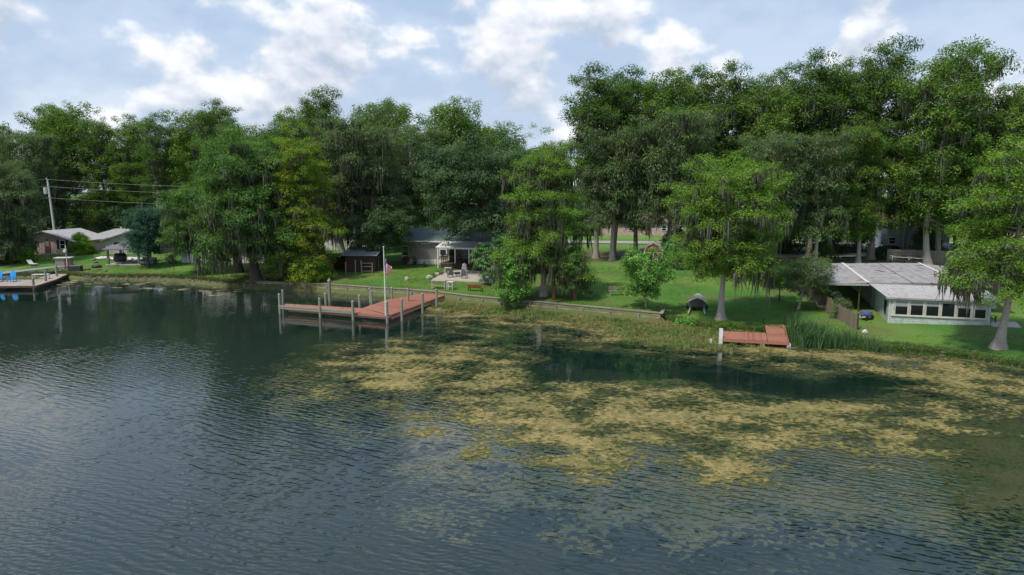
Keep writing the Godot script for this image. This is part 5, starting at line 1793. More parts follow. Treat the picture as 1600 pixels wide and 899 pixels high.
func middle_yard() -> void:
	# patio
	var m := MB.new()
	var ys := gh(-6.0, -86.0) + 0.05
	var poly := [Vector3(-9.9, 0, -84.7), Vector3(-1.2, 0, -80.9), Vector3(0.6, 0, -88.4), Vector3(-8.3, 0, -92.6)]
	for p in poly.size():
		poly[p].y = gh(poly[p].x, poly[p].z) + 0.09
	m.quad(poly[0], poly[1], poly[2], poly[3])
	for p in 4:
		var a: Vector3 = poly[p]
		var b: Vector3 = poly[(p + 1) % 4]
		m.quad(a + Vector3(0, -0.5, 0), b + Vector3(0, -0.5, 0), b, a)
	var o := obj("patio", m, mats.concrete, self, "structure")
	o.set_meta("label", "tan concrete patio before the cottage porch")
	slat_chair("garden_chair", "dark grey slatted chair, left of the fire pit on the patio", on(-7.7, -85.9, 0.1), PI + 0.35, mats.grey_plastic)
	slat_chair("garden_chair", "dark grey slatted chair, right of the fire pit on the patio", on(-5.9, -84.9, 0.1), PI - 0.2, mats.grey_plastic)
	slat_chair("garden_chair", "white slatted chair on the patio below the porch steps", on(-6.2, -89.6, 0.12), 0.1, mats.dirty_white)
	var f := thing("fire_pit", "small dark round fire pit between the grey patio chairs", "fire pit", on(-6.9, -86.5, 0.1))
	m = MB.new()
	m.tube([Vector3(0, 0.25, 0), Vector3(0, 0.45, 0), Vector3(0, 0.5, 0)], [0.3, 0.42, 0.45], 12)
	obj("bowl", m, mats.dark_metal, f)
	for k in 3:
		post(f, "leg", Vector3(cos(k * 2.1) * 0.3, 0, sin(k * 2.1) * 0.3), Vector3(cos(k * 2.1) * 0.3, 0.3, sin(k * 2.1) * 0.3), 0.05, mats.dark_metal)
	table("side_table", "small white side table at the planted edge of the patio", on(-8.3, -88.9, 0.1), 0.0, Vector3(0.9, 0.75, 0.6), mats.dirty_white)
	table("patio_table", "dark table under the palm fronds on the patio", on(-1.8, -84.6, 0.1), 0.3, Vector3(1.3, 0.72, 1.0), mats.grey_plastic)
	table("potting_bench", "long white potting bench with a shelf beside the seawall", on(-8.4, -78.8), -0.25, Vector3(1.7, 0.95, 0.6), mats.concrete, true)
	table("potting_table", "short white table at the right end of the potting bench", on(-7.0, -78.0), -0.25, Vector3(0.8, 0.9, 0.7), mats.dirty_white, true)
	var b := thing("red_bench", "low brownish-red garden bench on the lawn edge above the seawall", "bench", on(-4.1, -76.6), PI - 0.35)
	for k in 3:
		m = MB.new()
		m.box(Vector3(0, 0.42 + 0.13 * k, -0.24 - 0.03 * k), Vector3(1.65, 0.11, 0.04), Basis(Vector3.RIGHT, -0.25))
		obj("back_slat", m, mats.red_paint, b)
		m = MB.new()
		m.box(Vector3(0, 0.37, -0.12 + 0.17 * k), Vector3(1.65, 0.04, 0.15))
		obj("seat_slat", m, mats.red_paint, b)
	for x in [-0.75, 0.75]:
		for z in [-0.22, 0.3]:
			post(b, "leg", Vector3(x, 0, z), Vector3(x, 0.36, z), 0.07, mats.dark_wood)
	rock("garden_rock", "pale grey rock alone on the middle lawn", on(-13.0, -84.8), Vector3(0.3, 0.3, 0.24), 5, mats.concrete)
	for k in 6:
		rock("border_rock", ["pale border rock at the front left patio corner", "grey border rock along the patio's planted side", "larger tan border rock by the side table", "dark border rock below the porch corner post", "flat border rock among the patio plants", "round border rock next to the porch corner"][k], on(-10.3 + k * 0.35, -85.4 - k * 1.3), Vector3(0.34, 0.26, 0.28) * rng.randf_range(0.8, 1.3), 80 + k, mats.stone if k % 2 else mats.concrete)
	for k in 4:
		shrub("border_plant", ["low green plant at the front of the patio border", "dark leafy plant in the middle of the patio border", "leafy plant by the side table in the patio border", "taller plant beside the white porch corner post"][k], on(-9.9 + k * 0.55, -86.4 - k * 1.8), Vector3(0.45, 0.4 + 0.1 * k, 0.4), ["fresh", "oak", "mid", "oak"][k], 9, 0.3, 300 + k)
	pot("plant_pot", "dark pot against the white skirting of the cottage", on(-13.9, -98.2), 0.3, mats.dark_plastic, "oak")
	pot("plant_pot", "small dark pot on the lawn before the cottage", on(-12.1, -95.6), 0.22, mats.dark_plastic, "mid")
	var wr := thing("wagon_wheel", "round brown disc leaning on the white skirting of the cottage", "wheel", on(-15.2, -99.1), -0.27)
	m = MB.new()
	m.tube([Vector3(0, 0.62, 0.25), Vector3(0, 0.66, 0.33)], [0.6, 0.6], 16)
	obj("disc", m, mats.dark_wood, wr)
	m = MB.new()
	m.tube([Vector3(0, 0.66, 0.33), Vector3(0, 0.67, 0.38)], [0.16, 0.14], 9)
	obj("hub", m, mats.dark_metal, wr)
	# garden furniture on the porch deck
	var pd := Vector3(-5.2, 2.36, -94.6)
	table("porch_table", "dark table in the shade of the porch", pd, -0.27, Vector3(1.5, 0.75, 0.9), mats.dark_plastic)
	slat_chair("porch_chair", "dark chair left of the table on the shaded porch", pd + Vector3(-1.6, 0, 0.1), 1.2, mats.dark_plastic)
	slat_chair("porch_chair", "dark chair right of the table on the shaded porch", pd + Vector3(1.5, 0, 0.8), -1.2, mats.dark_plastic)
	# log pile under the yellow cypress
	var lg := thing("fallen_log", "pale fallen log under the yellow-green cypress by the seawall", "log", on(-29.3, -88.6), 0.1)
	m = MB.new()
	m.tube([Vector3(-2.6, 0.3, 0.1), Vector3(-1.0, 0.36, 0), Vector3(1.0, 0.33, 0.05), Vector3(2.4, 0.28, 0)], [0.32, 0.36, 0.33, 0.26], 10)
	obj("log", m, mats.bark_grey, lg)
	m = MB.new()
	m.tube([Vector3(0.6, 0.4, 0), Vector3(1.2, 0.9, 0.3)], [0.1, 0.06], 6)
	obj("branch_stub", m, mats.bark_grey, lg)
	# a swing hung between two red cypress stems
	var sw := thing("porch_swing", "pale timber crossbar bench swing between the two reddish trunks", "swing", on(5.35, -70.8))
	m = MB.new()
	m.beam(Vector3(-1.3, 2.15, -0.3), Vector3(1.2, 2.25, 0.25), 0.14, 0.14)
	obj("crossbar", m, mats.fence_wood, sw)
	m = MB.new()
	m.box(Vector3(0.25, 0.75, 0.1), Vector3(0.95, 0.07, 0.45), Basis(Vector3.UP, -0.2))
	obj("seat", m, mats.dark_wood, sw)
	m = MB.new()
	m.box(Vector3(0.2, 1.05, -0.14), Vector3(0.95, 0.5, 0.05), Basis(Vector3.UP, -0.2))
	obj("backrest", m, mats.dark_wood, sw)
	for x in [-0.2, 0.68]:
		m = MB.new()
		m.tube([Vector3(x, 0.78, 0.2), Vector3(x * 0.9, 2.15, 0.05)], [0.02, 0.02], 4)
		obj("chain", m, mats.dark_metal, sw)
	# picnic bench
	var p := thing("picnic_bench", "weathered grey-brown bench alone on the lawn left of the pale green tree", "bench", on(11.1, -71.9), -0.12)
	for k in 3:
		m = MB.new()
		m.box(Vector3(0, 0.50, -0.16 + k * 0.16), Vector3(1.9, 0.05, 0.14))
		obj("seat_plank", m, mats.fence_wood, p)
	for k in 2:
		m = MB.new()
		m.box(Vector3(0, 0.68 + k * 0.16, -0.3), Vector3(1.9, 0.13, 0.04))
		obj("back_plank", m, mats.fence_wood, p)
	for x in [-0.75, 0.75]:
		m = MB.new()
		m.box(Vector3(x, 0.24, 0.0), Vector3(0.12, 0.5, 0.5))
		m.box(Vector3(x, 0.65, -0.34), Vector3(0.08, 0.6, 0.05))
		obj("leg", m, mats.old_wood, p)

func covered_boat() -> void:
	# bow to -z, stern to the water, on a trailer with two bunks
	var t := thing("trailer_boat", "small boat under a grey-green cover on a trailer by the big cypress", "boat", on(17.9, -66.0), -0.28)
	var rows := []
	for i in 9:
		var u := i / 8.0                       # stern .. bow
		var w := 0.80 * sqrt(maxf(0.02, 1.0 - pow(u, 3.2)))
		var z := 0.1 - 4.3 * u
		var sheer := 0.86 + 0.16 * u * u
		rows.append([Vector3(w * 0.55, 0.42 + 0.25 * u * u, z), Vector3(w, sheer, z), Vector3(w * 1.04, sheer + 0.03, z), Vector3(w * 0.55, sheer + 0.30 * (1 - 0.5 * u), z), Vector3(0, sheer + 0.42 * (1.0 - 0.55 * u), z), Vector3(-w * 0.55, sheer + 0.30 * (1 - 0.5 * u), z), Vector3(-w * 1.04, sheer + 0.03, z), Vector3(-w, sheer, z), Vector3(-w * 0.55, 0.42 + 0.25 * u * u, z)])
	var hull := MB.new()
	var cov := MB.new()
	for i in 8:
		for j in [0, 7]:
			hull.quad(rows[i][j], rows[i + 1][j], rows[i + 1][j + 1], rows[i][j + 1])
		hull.quad(rows[i][8], rows[i + 1][8], rows[i + 1][0], rows[i][0])
		for j in range(1, 7):
			cov.quad(rows[i][j], rows[i + 1][j], rows[i + 1][j + 1], rows[i][j + 1])
	obj("hull", hull, mats.dark_plastic, t)
	obj("cover", cov, mats.boat_cover, t)
	var st := MB.new()
	var r: Array = rows[0]
	for j in range(0, 8):
		st.tri(Vector3(0, 0.7, 0.1), r[j], r[j + 1])
	st.tri(Vector3(0, 0.7, 0.1), r[8], r[0])
	obj("stern", st, mats.dark_plastic, t)
	for x in [-0.55, 0.55]:
		post(t, "bunk", Vector3(x * 0.9, 0.42, -3.2), Vector3(x * 1.35, 0.12, 1.9), 0.1, mats.galvanised)
		var w := MB.new()
		w.tube([Vector3(x * 1.55, 0.27, -1.4), Vector3(x * 1.9, 0.27, -1.4)], [0.27, 0.27], 12)
		obj("wheel", w, mats.dark_plastic, t)
	post(t, "tongue", Vector3(0, 0.4, -3.0), Vector3(0, 0.45, -5.4), 0.1, mats.galvanised)
	post(t, "winch_post", Vector3(0, 0.4, -4.6), Vector3(0, 1.3, -4.7), 0.08, mats.dark_metal)

func right_yard() -> void:
	# the boundary fence down to the water
	var t := thing("boundary_fence", "weathered brown board fence running down the right-hand lawn to the water", "fence")
	var line := [Vector3(30.4, 0, -74.5), Vector3(29.9, 0, -68.0), Vector3(29.3, 0, -62.4), Vector3(28.8, 0, -56.8)]
	for i in 3:
		var a: Vector3 = line[i]
		var b: Vector3 = line[i + 1]
		a.y = gh(a.x, a.z) - 0.05
		b.y = gh(b.x, b.z) - 0.05
		var hgt: float = [1.45, 1.5, 1.35][i]
		var m := MB.new()
		boards(m, a, b, hgt, 0.15, 0.025, 0.07, i + 20)
		obj("boarding", m, mats.fence_wood, t, "stuff")
		for k in [0.35, 0.8]:
			post(t, "rail", a + Vector3(0.06, hgt * k, 0), b + Vector3(0.06, hgt * k, 0), 0.08, mats.fence_wood)
		for k in 3:
			var p := a.lerp(b, k / 2.0)
			post(t, "fence_post", p + Vector3(0.08, -0.2, 0), p + Vector3(0.08, hgt + 0.12, 0), 0.11, mats.dark_wood)
	var f2 := thing("back_fence", "tall grey board fence behind the rusty roof on the right", "fence")
	var fl := [Vector3(52.5, 0, -96.5), Vector3(60.0, 0, -92.5), Vector3(68.5, 0, -89.5)]
	for i in 2:
		var a: Vector3 = fl[i]
		var b: Vector3 = fl[i + 1]
		a.y = gh(a.x, a.z) - 0.1
		b.y = gh(b.x, b.z) - 0.1
		var m := MB.new()
		boards(m, a, b, 2.0, 0.16, 0.025, 0.02, i + 30)
		obj("boarding", m, mats.old_wood, f2, "stuff")
		for k in [0.2, 0.85]:
			post(f2, "rail", a + Vector3(0, 2.0 * k, 0.07), b + Vector3(0, 2.0 * k, 0.07), 0.08, mats.old_wood)
	# under the carport
	var mw := thing("riding_mower", "dark riding mower parked under the carport roof", "mower", on(31.6, -65.5, 0.1), 0.4)
	var m := MB.new()
	m.prism([Vector2(-0.35, 0.3), Vector2(0.35, 0.3), Vector2(0.33, 0.8), Vector2(-0.33, 0.8)], -0.1, 0.85)
	obj("bonnet", m, mats.dark_plastic, mw)
	m = MB.new()
	m.box(Vector3(0, 0.62, -0.5), Vector3(0.5, 0.12, 0.45))
	m.box(Vector3(0, 0.9, -0.72), Vector3(0.5, 0.5, 0.1))
	obj("seat", m, mats.grey_plastic, mw)
	m = MB.new()
	m.tube([Vector3(0, 0.7, 0.0), Vector3(0, 1.1, -0.2)], [0.03, 0.03], 6)
	m.tube([Vector3(0, 1.1, -0.2), Vector3(0, 1.13, -0.21)], [0.2, 0.2], 12)
	obj("steering_wheel", m, mats.dark_metal, mw)
	m = MB.new()
	m.box(Vector3(0, 0.25, 0.1), Vector3(1.1, 0.2, 0.9))
	obj("mower_deck", m, mats.dark_metal, mw)
	for q in [[-0.42, 0.7, 0.22], [0.42, 0.7, 0.22], [-0.48, -0.5, 0.32], [0.48, -0.5, 0.32]]:
		m = MB.new()
		m.tube([Vector3(q[0] - 0.1, q[2], q[1]), Vector3(q[0] + 0.1, q[2], q[1])], [q[2], q[2]], 12)
		obj("wheel", m, mats.dark_plastic, mw)
	var bc := thing("garden_cart", "small blue-grey covered cart on the grass left of the window front", "cart", on(31.3, -60.2), 0.5)
	m = MB.new()
	m.ball(Vector3(0, 0.5, 0), Vector3(0.62, 0.32, 0.45), 0.1, 6, 7)
	obj("cover", m, mats.navy_cloth, bc)
	for x in [-0.4, 0.4]:
		m = MB.new()
		m.tube([Vector3(x, 0.2, 0.3), Vector3(x, 0.2, 0.38)], [0.2, 0.2], 10)
		obj("wheel", m, mats.dark_plastic, bc)
	m = MB.new()
	m.box(Vector3(0, 0.28, 0), Vector3(1.1, 0.12, 0.7))
	obj("tray", m, mats.galvanised, bc)
	slat_chair("garden_chair", "dark chair at the right end of the window front", on(40.35, -57.5), 0.3, mats.dark_plastic)
	m = MB.new()
	for p in [Vector3(39.6, 0, -57.6)]:
		m.quad(on(39.6, -55.9, 0.03), on(41.4, -55.2, 0.03), on(42.4, -57.2, 0.03), on(40.2, -57.9, 0.03))
	var pv := obj("paving", m, mats.concrete, self, "structure")
	pv.set_meta("label", "pale concrete path at the right end of the window front")
	rock("shore_rock", "white-grey stone at the foot of the boundary fence", on(28.9, -55.6), Vector3(0.25, 0.2, 0.22), 9, mats.dirty_white)
	# stern and outboard of a boat moored at the right edge
	var ob := thing("outboard_boat", "stern of a white boat with black outboard motor at the right edge of the lake", "boat", Vector3(35.2, 0.0, -44.9), -0.5)
	m = MB.new()
	m.prism([Vector2(-0.8, 0.0), Vector2(0.8, 0.0), Vector2(0.92, 0.55), Vector2(-0.92, 0.55)], -0.03, 0.03)
	var tr := obj("transom", m, mats.white_paint, ob)
	tr.transform = Transform3D(Basis(Vector3(0, 0, 1), Vector3.UP, Vector3(-1, 0, 0)), Vector3.ZERO)
	m = MB.new()
	for s in [-1.0, 1.0]:
		m.beam(Vector3(0.03, 0.32, s * 0.87), Vector3(3.2, 0.36, s * 0.87), 0.06, 0.5)
		m.beam(Vector3(3.2, 0.36, s * 0.87), Vector3(4.6, 0.44, 0), 0.06, 0.5)
	m.box(Vector3(1.8, 0.06, 0), Vector3(3.4, 0.06, 1.66))
	obj("hull", m, mats.white_paint, ob)
	m = MB.new()
	m.ball(Vector3(-0.35, 0.95, 0), Vector3(0.34, 0.26, 0.22), 0.03, 3, 8)
	obj("motor_cowl", m, mats.white_paint, ob)
	m = MB.new()
	m.box(Vector3(-0.35, 0.35, 0), Vector3(0.22, 0.9, 0.14))
	m.box(Vector3(-0.12, 0.6, 0), Vector3(0.3, 0.12, 0.2))
	obj("motor_leg", m, mats.dark_plastic, ob)
	# vehicles and clutter on the drive behind the trees
	car("parked_car", "black car parked on the drive behind the rusty roof", on(58.8, -106.5, 0.05), -0.3, mats.car_paint)
	car("parked_car", "dark car farther left behind the tree trunks right of the lawn", on(51.5, -112.5, 0.05), -0.2, mats.car_paint)
	car("parked_car", "silver car at the far road behind the right-hand fence", on(70.5, -110.0, 0.05), 0.3, mats.silver_paint)
	var tl := thing("utility_trailer", "flat trailer heaped with dark branches just behind the rusty roof", "trailer", on(54.0, -94.0), -0.35)
	m = MB.new()
	m.box(Vector3(0, 0.55, 0), Vector3(4.2, 0.12, 1.8))
	obj("bed", m, mats.dark_metal, tl)
	for s in [-0.85, 0.85]:
		post(tl, "side_rail", Vector3(-2.1, 1.1, s), Vector3(2.1, 0.95, s), 0.07, mats.galvanised)
		for x in [-2.0, 0.0, 2.0]:
			post(tl, "stake", Vector3(x, 0.5, s), Vector3(x, 1.1, s), 0.06, mats.galvanised)
		m = MB.new()
		m.tube([Vector3(0, 0.35, s - 0.1), Vector3(0, 0.35, s + 0.1)], [0.35, 0.35], 12)
		obj("wheel", m, mats.dark_plastic, tl)
	m = MB.new()
	for k in 40:
		var q := Vector3(rng.randf_range(-1.9, 1.9), 0.7 + rng.randf() * 0.4, rng.randf_range(-0.7, 0.7))
		m.tube([q, q + Vector3(rng.randfn() * 0.8, rng.randf() * 0.3, rng.randfn() * 0.4)], [0.05, 0.02], 5, false)
	obj("branches", m, mats.bark_dark, tl, "stuff")

func car(called: String, label: String, at: Vector3, turn: float, paint: Material) -> void:
	# side view along x, nose to +x
	var t := thing(called, label, "car", at, turn)
	var m := MB.new()
	m.prism([Vector2(-2.2, 0.35), Vector2(2.2, 0.35), Vector2(2.25, 0.62), Vector2(2.1, 0.86), Vector2(1.1, 0.98), Vector2(-2.1, 1.02), Vector2(-2.28, 0.8)], -0.88, 0.88)
	obj("body", m, paint, t)
	m = MB.new()
	m.prism([Vector2(1.15, 0.97), Vector2(0.35, 1.5), Vector2(-1.5, 1.55), Vector2(-2.15, 1.01)], -0.76, 0.76)
	obj("cabin", m, paint, t)
	for s in [-1.0, 1.0]:
		for w in [[[0.9, 1.03], [0.36, 1.42], [-0.45, 1.46], [-0.45, 1.03]], [[-0.55, 1.03], [-0.55, 1.46], [-1.45, 1.47], [-1.85, 1.05]]]:
			m = MB.new()
			var q := []
			for p in w:
				q.append(Vector2(p[0], p[1]))
			m.prism(q, -0.01, 0.01)
			o_at(obj("window", m, mats.glass, t), Vector3(0, 0, s * 0.768))
		for x in [-1.35, 1.4]:
			m = MB.new()
			m.tube([Vector3(x, 0.33, s * 0.70), Vector3(x, 0.33, s * 0.92)], [0.33, 0.33], 14)
			var wh := obj("wheel", m, mats.dark_plastic, t)
			m = MB.new()
			m.tube([Vector3(x, 0.33, s * 0.90), Vector3(x, 0.33, s * 0.935)], [0.2, 0.17], 10)
			obj("rim", m, mats.galvanised, wh)
		m = MB.new()
		m.box(Vector3(2.16, 0.72, s * 0.62), Vector3(0.14, 0.14, 0.36))
		obj("headlight", m, mats.blind, t)
		m = MB.new()
		m.box(Vector3(-2.2, 0.82, s * 0.66), Vector3(0.1, 0.16, 0.3))
		obj("tail_light", m, mats.red_paint, t)
	m = MB.new()
	m.prism([Vector2(1.18, 0.99), Vector2(0.40, 1.50), Vector2(0.36, 1.47), Vector2(1.10, 0.97)], -0.7, 0.7)
	obj("windscreen", m, mats.glass, t)

# ------------------------------------------------------------------ reeds, grasses, floating weed

func tuft(blades: int, h: float, w: float, spread_: float, bend: float, sd: int) -> ArrayMesh:
	var rg := RandomNumberGenerator.new()
	rg.seed = sd
	var m := MB.new()
	for i in blades:
		var a := rg.randf() * TAU
		var r := spread_ * sqrt(rg.randf())
		var p := Vector3(cos(a) * r, 0, sin(a) * r)
		var f := rg.randf() * TAU
		var side := Vector3(cos(f), 0, sin(f)) * w * 0.5
		var hh := h * rg.randf_range(0.6, 1.15)
		var lean := Vector3(rg.randfn(), 0, rg.randfn()) * bend * hh
		var k := rg.randf_range(0.75, 1.2)
		m.col = Color(k, k, k * rg.randf_range(0.8, 1.1))
		var q := p + lean * 0.35 + Vector3(0, hh * 0.6, 0)
		var tip := p + lean + Vector3(0, hh * (1.0 - bend * 0.5), 0)
		for z in [p - side, q + side * 0.8, p + side, p - side, q - side * 0.8, q + side * 0.8, q - side * 0.8, tip, q + side * 0.8]:
			m.v.append(z)
			m.c.append(m.col)
	var arr := []
	arr.resize(Mesh.ARRAY_MAX)
	arr[Mesh.ARRAY_VERTEX] = m.v
	arr[Mesh.ARRAY_COLOR] = m.c
	var mesh := ArrayMesh.new()
	mesh.add_surface_from_arrays(Mesh.PRIMITIVE_TRIANGLES, arr)
	mesh.surface_set_material(0, mats.reed)
	return mesh

func scatter(called: String, label: String, category: String, mesh: Mesh, spots: Array) -> void:
	# spots: [position, scale, colour]
	var mm := MultiMesh.new()
	mm.transform_format = MultiMesh.TRANSFORM_3D
	mm.use_colors = true
	mm.mesh = mesh
	mm.instance_count = spots.size()
	for i in spots.size():
		var s: float = spots[i][1]
		mm.set_instance_transform(i, Transform3D(Basis(Vector3.UP, rng.randf() * TAU).scaled(Vector3(s, s * rng.randf_range(0.8, 1.2), s)), spots[i][0]))
		mm.set_instance_color(i, spots[i][2])
	var o := MultiMeshInstance3D.new()
	o.multimesh = mm
	o.name = numbered(called)
	add_child(o)
	o.set_meta("kind", "stuff")
	tag(o, label, category)

func reeds() -> void:
	var n := FastNoiseLite.new()
	n.seed = 8
	n.frequency = 0.25
	var spots := []
	# tawny water grass along the foot of the seawall and out over the shallows
	for i in 9000:
		var x := rng.randf_range(-9.5, 21.0)
		var d := rng.randf_range(0.4, 9.0)
		var z := shore_z(x) + d * 1.25
		var band := 0.9 - d * (0.16 if x < 8.0 else 0.11) + 0.55 * n.get_noise_2d(x, z) + (0.35 if x > 9.0 and d > 3.0 else 0.0)
		if x > 15.0:
			band -= (x - 15.0) * 0.12
		if rng.randf() < band * 0.9:
			var c := Color(0.27, 0.25, 0.09).lerp(Color(0.12, 0.20, 0.045), clampf(0.55 + n.get_noise_2d(x * 0.7 + 50.0, z * 0.7) * 1.3, 0, 1))
			spots.append([Vector3(x, -0.05, z), rng.randf_range(0.6, 1.25), c * rng.randf_range(0.8, 1.2)])
	scatter("water_grass", "tawny green water grass in the shallows before the seawall", "grass", tuft(12, 0.42, 0.035, 0.20, 0.45, 1), spots)
	spots = []
	for i in 210:
		var x := 22.6 + pow(rng.randf(), 1.4) * 5.6
		var z := rng.randf_range(-55.6, -52.6) - (x - 25.0) * 0.05 + maxf(0.0, x - 24.0) * 0.55
		spots.append([Vector3(x, -0.1, z), rng.randf_range(0.6, 1.25) * (1.2 - 0.10 * (x - 22.6)), Color(0.055, 0.125, 0.04) * rng.randf_range(0.7, 1.3)])
	scatter("cattails", "tall green cattails in the water right of the small red dock", "reeds", tuft(12, 1.75, 0.05, 0.22, 0.22, 2), spots)
	spots = []
	for i in 5200:
		var x := rng.randf_range(14.2, 38.0)
		var z := shore_z(x) - pow(rng.randf(), 2.0) * 1.6 + 0.25
		spots.append([Vector3(x, gh(x, z) - 0.04, z), rng.randf_range(0.5, 1.2), Color(0.07, 0.16, 0.025).lerp(Color(0.12, 0.17, 0.04), rng.randf()) * rng.randf_range(0.8, 1.2)])
	for i in 3600:
		var x := rng.randf_range(-75.0, -33.0)
		var z := shore_z(x) - pow(rng.randf(), 2.0) * 1.1 + 0.1
		spots.append([Vector3(x, gh(x, z) - 0.04, z), rng.randf_range(0.4, 1.0), Color(0.08, 0.16, 0.03).lerp(Color(0.16, 0.13, 0.06), rng.randf()) * rng.randf_range(0.8, 1.2)])
	scatter("bank_grass", "rank green grass fringing the lake bank", "grass", tuft(10, 0.42, 0.04, 0.2, 0.4, 3), spots)
	spots = []
	for i in 42000:
		var x := rng.randf_range(-72.0, 44.0)
		var z := shore_z(x) - 0.3 - pow(rng.randf(), 1.5) * 30.0
		if x > 31.0 and x < 42.0 and z < -55.0:
			continue
		spots.append([Vector3(x, gh(x, z) - 0.02, z), rng.randf_range(0.5, 1.2), Color(0.072, 0.195, 0.022).lerp(Color(0.145, 0.25, 0.038), rng.randf()) * rng.randf_range(0.85, 1.2)])
	scatter("lawn_grass", "short mown grass blades over the lawns", "grass", tuft(9, 0.10, 0.03, 0.22, 0.5, 4), spots)

func weed_field(x: float, z: float, n1: FastNoiseLite, n2: FastNoiseLite) -> float:
	var w := 0.0
	for e in [[-8.6, -47.2, 4.2, 6.0, 0.66], [-3.8, -46.2, 5.0, 6.0, 0.66], [1.5, -36.5, 5.5, 4.6, 0.58], [9.0, -38.5, 6.5, 4.2, 0.60], [14.5, -34.2, 5.5, 3.6, 0.62], [5.0, -33.4, 5.0, 2.8, 0.55], [19.0, -35.2, 4.0, 2.4, 0.5], [5.0, -46.0, 6.0, 2.4, -0.42], [17.0, -41.5, 6.0, 1.9, -0.36], [24.0, -43.6, 3.0, 1.3, -0.2], [9.0, -29.0, 3.0, 2.0, 0.40], [3.0, -29.5, 3.5, 2.2, 0.36], [28.0, -39.5, 5.0, 3.6, 0.34]]:
		var a: float = (x - e[0]) / e[2]
		var b: float = (z - e[1]) / e[3]
		var q := a * a + b * b
		if q < 6.0:
			w += e[4] * exp(-q * 0.8)
	var d := z - shore_z(x)
	if d > 0.0 and d < 16.0:
		var s := exp(-pow((d - 6.0) / 5.0, 2.0))
		w += s * (0.85 if x > 6.0 else (0.52 if x > -9.0 else 0.0)) * clampf((x + 12.0) / 4.0, 0.0, 1.0)
	if w < -0.30 or (w < 0.02 and d > 16.0):
		return w
	var k := clampf((w + 0.12) / 0.30, 0.35 if d < 16.0 and x > -8.0 else 0.0, 1.0)
	w = 0.70 * (1.0 - exp(-maxf(w, -0.1) / 0.42)) + (0.19 if d < 16.0 and x > -8.0 and w < 0.1 else 0.0)
	return w + k * (0.70 * n1.get_noise_2d(x, z * 1.5) + 0.80 * n2.get_noise_2d(x, z * 1.4))

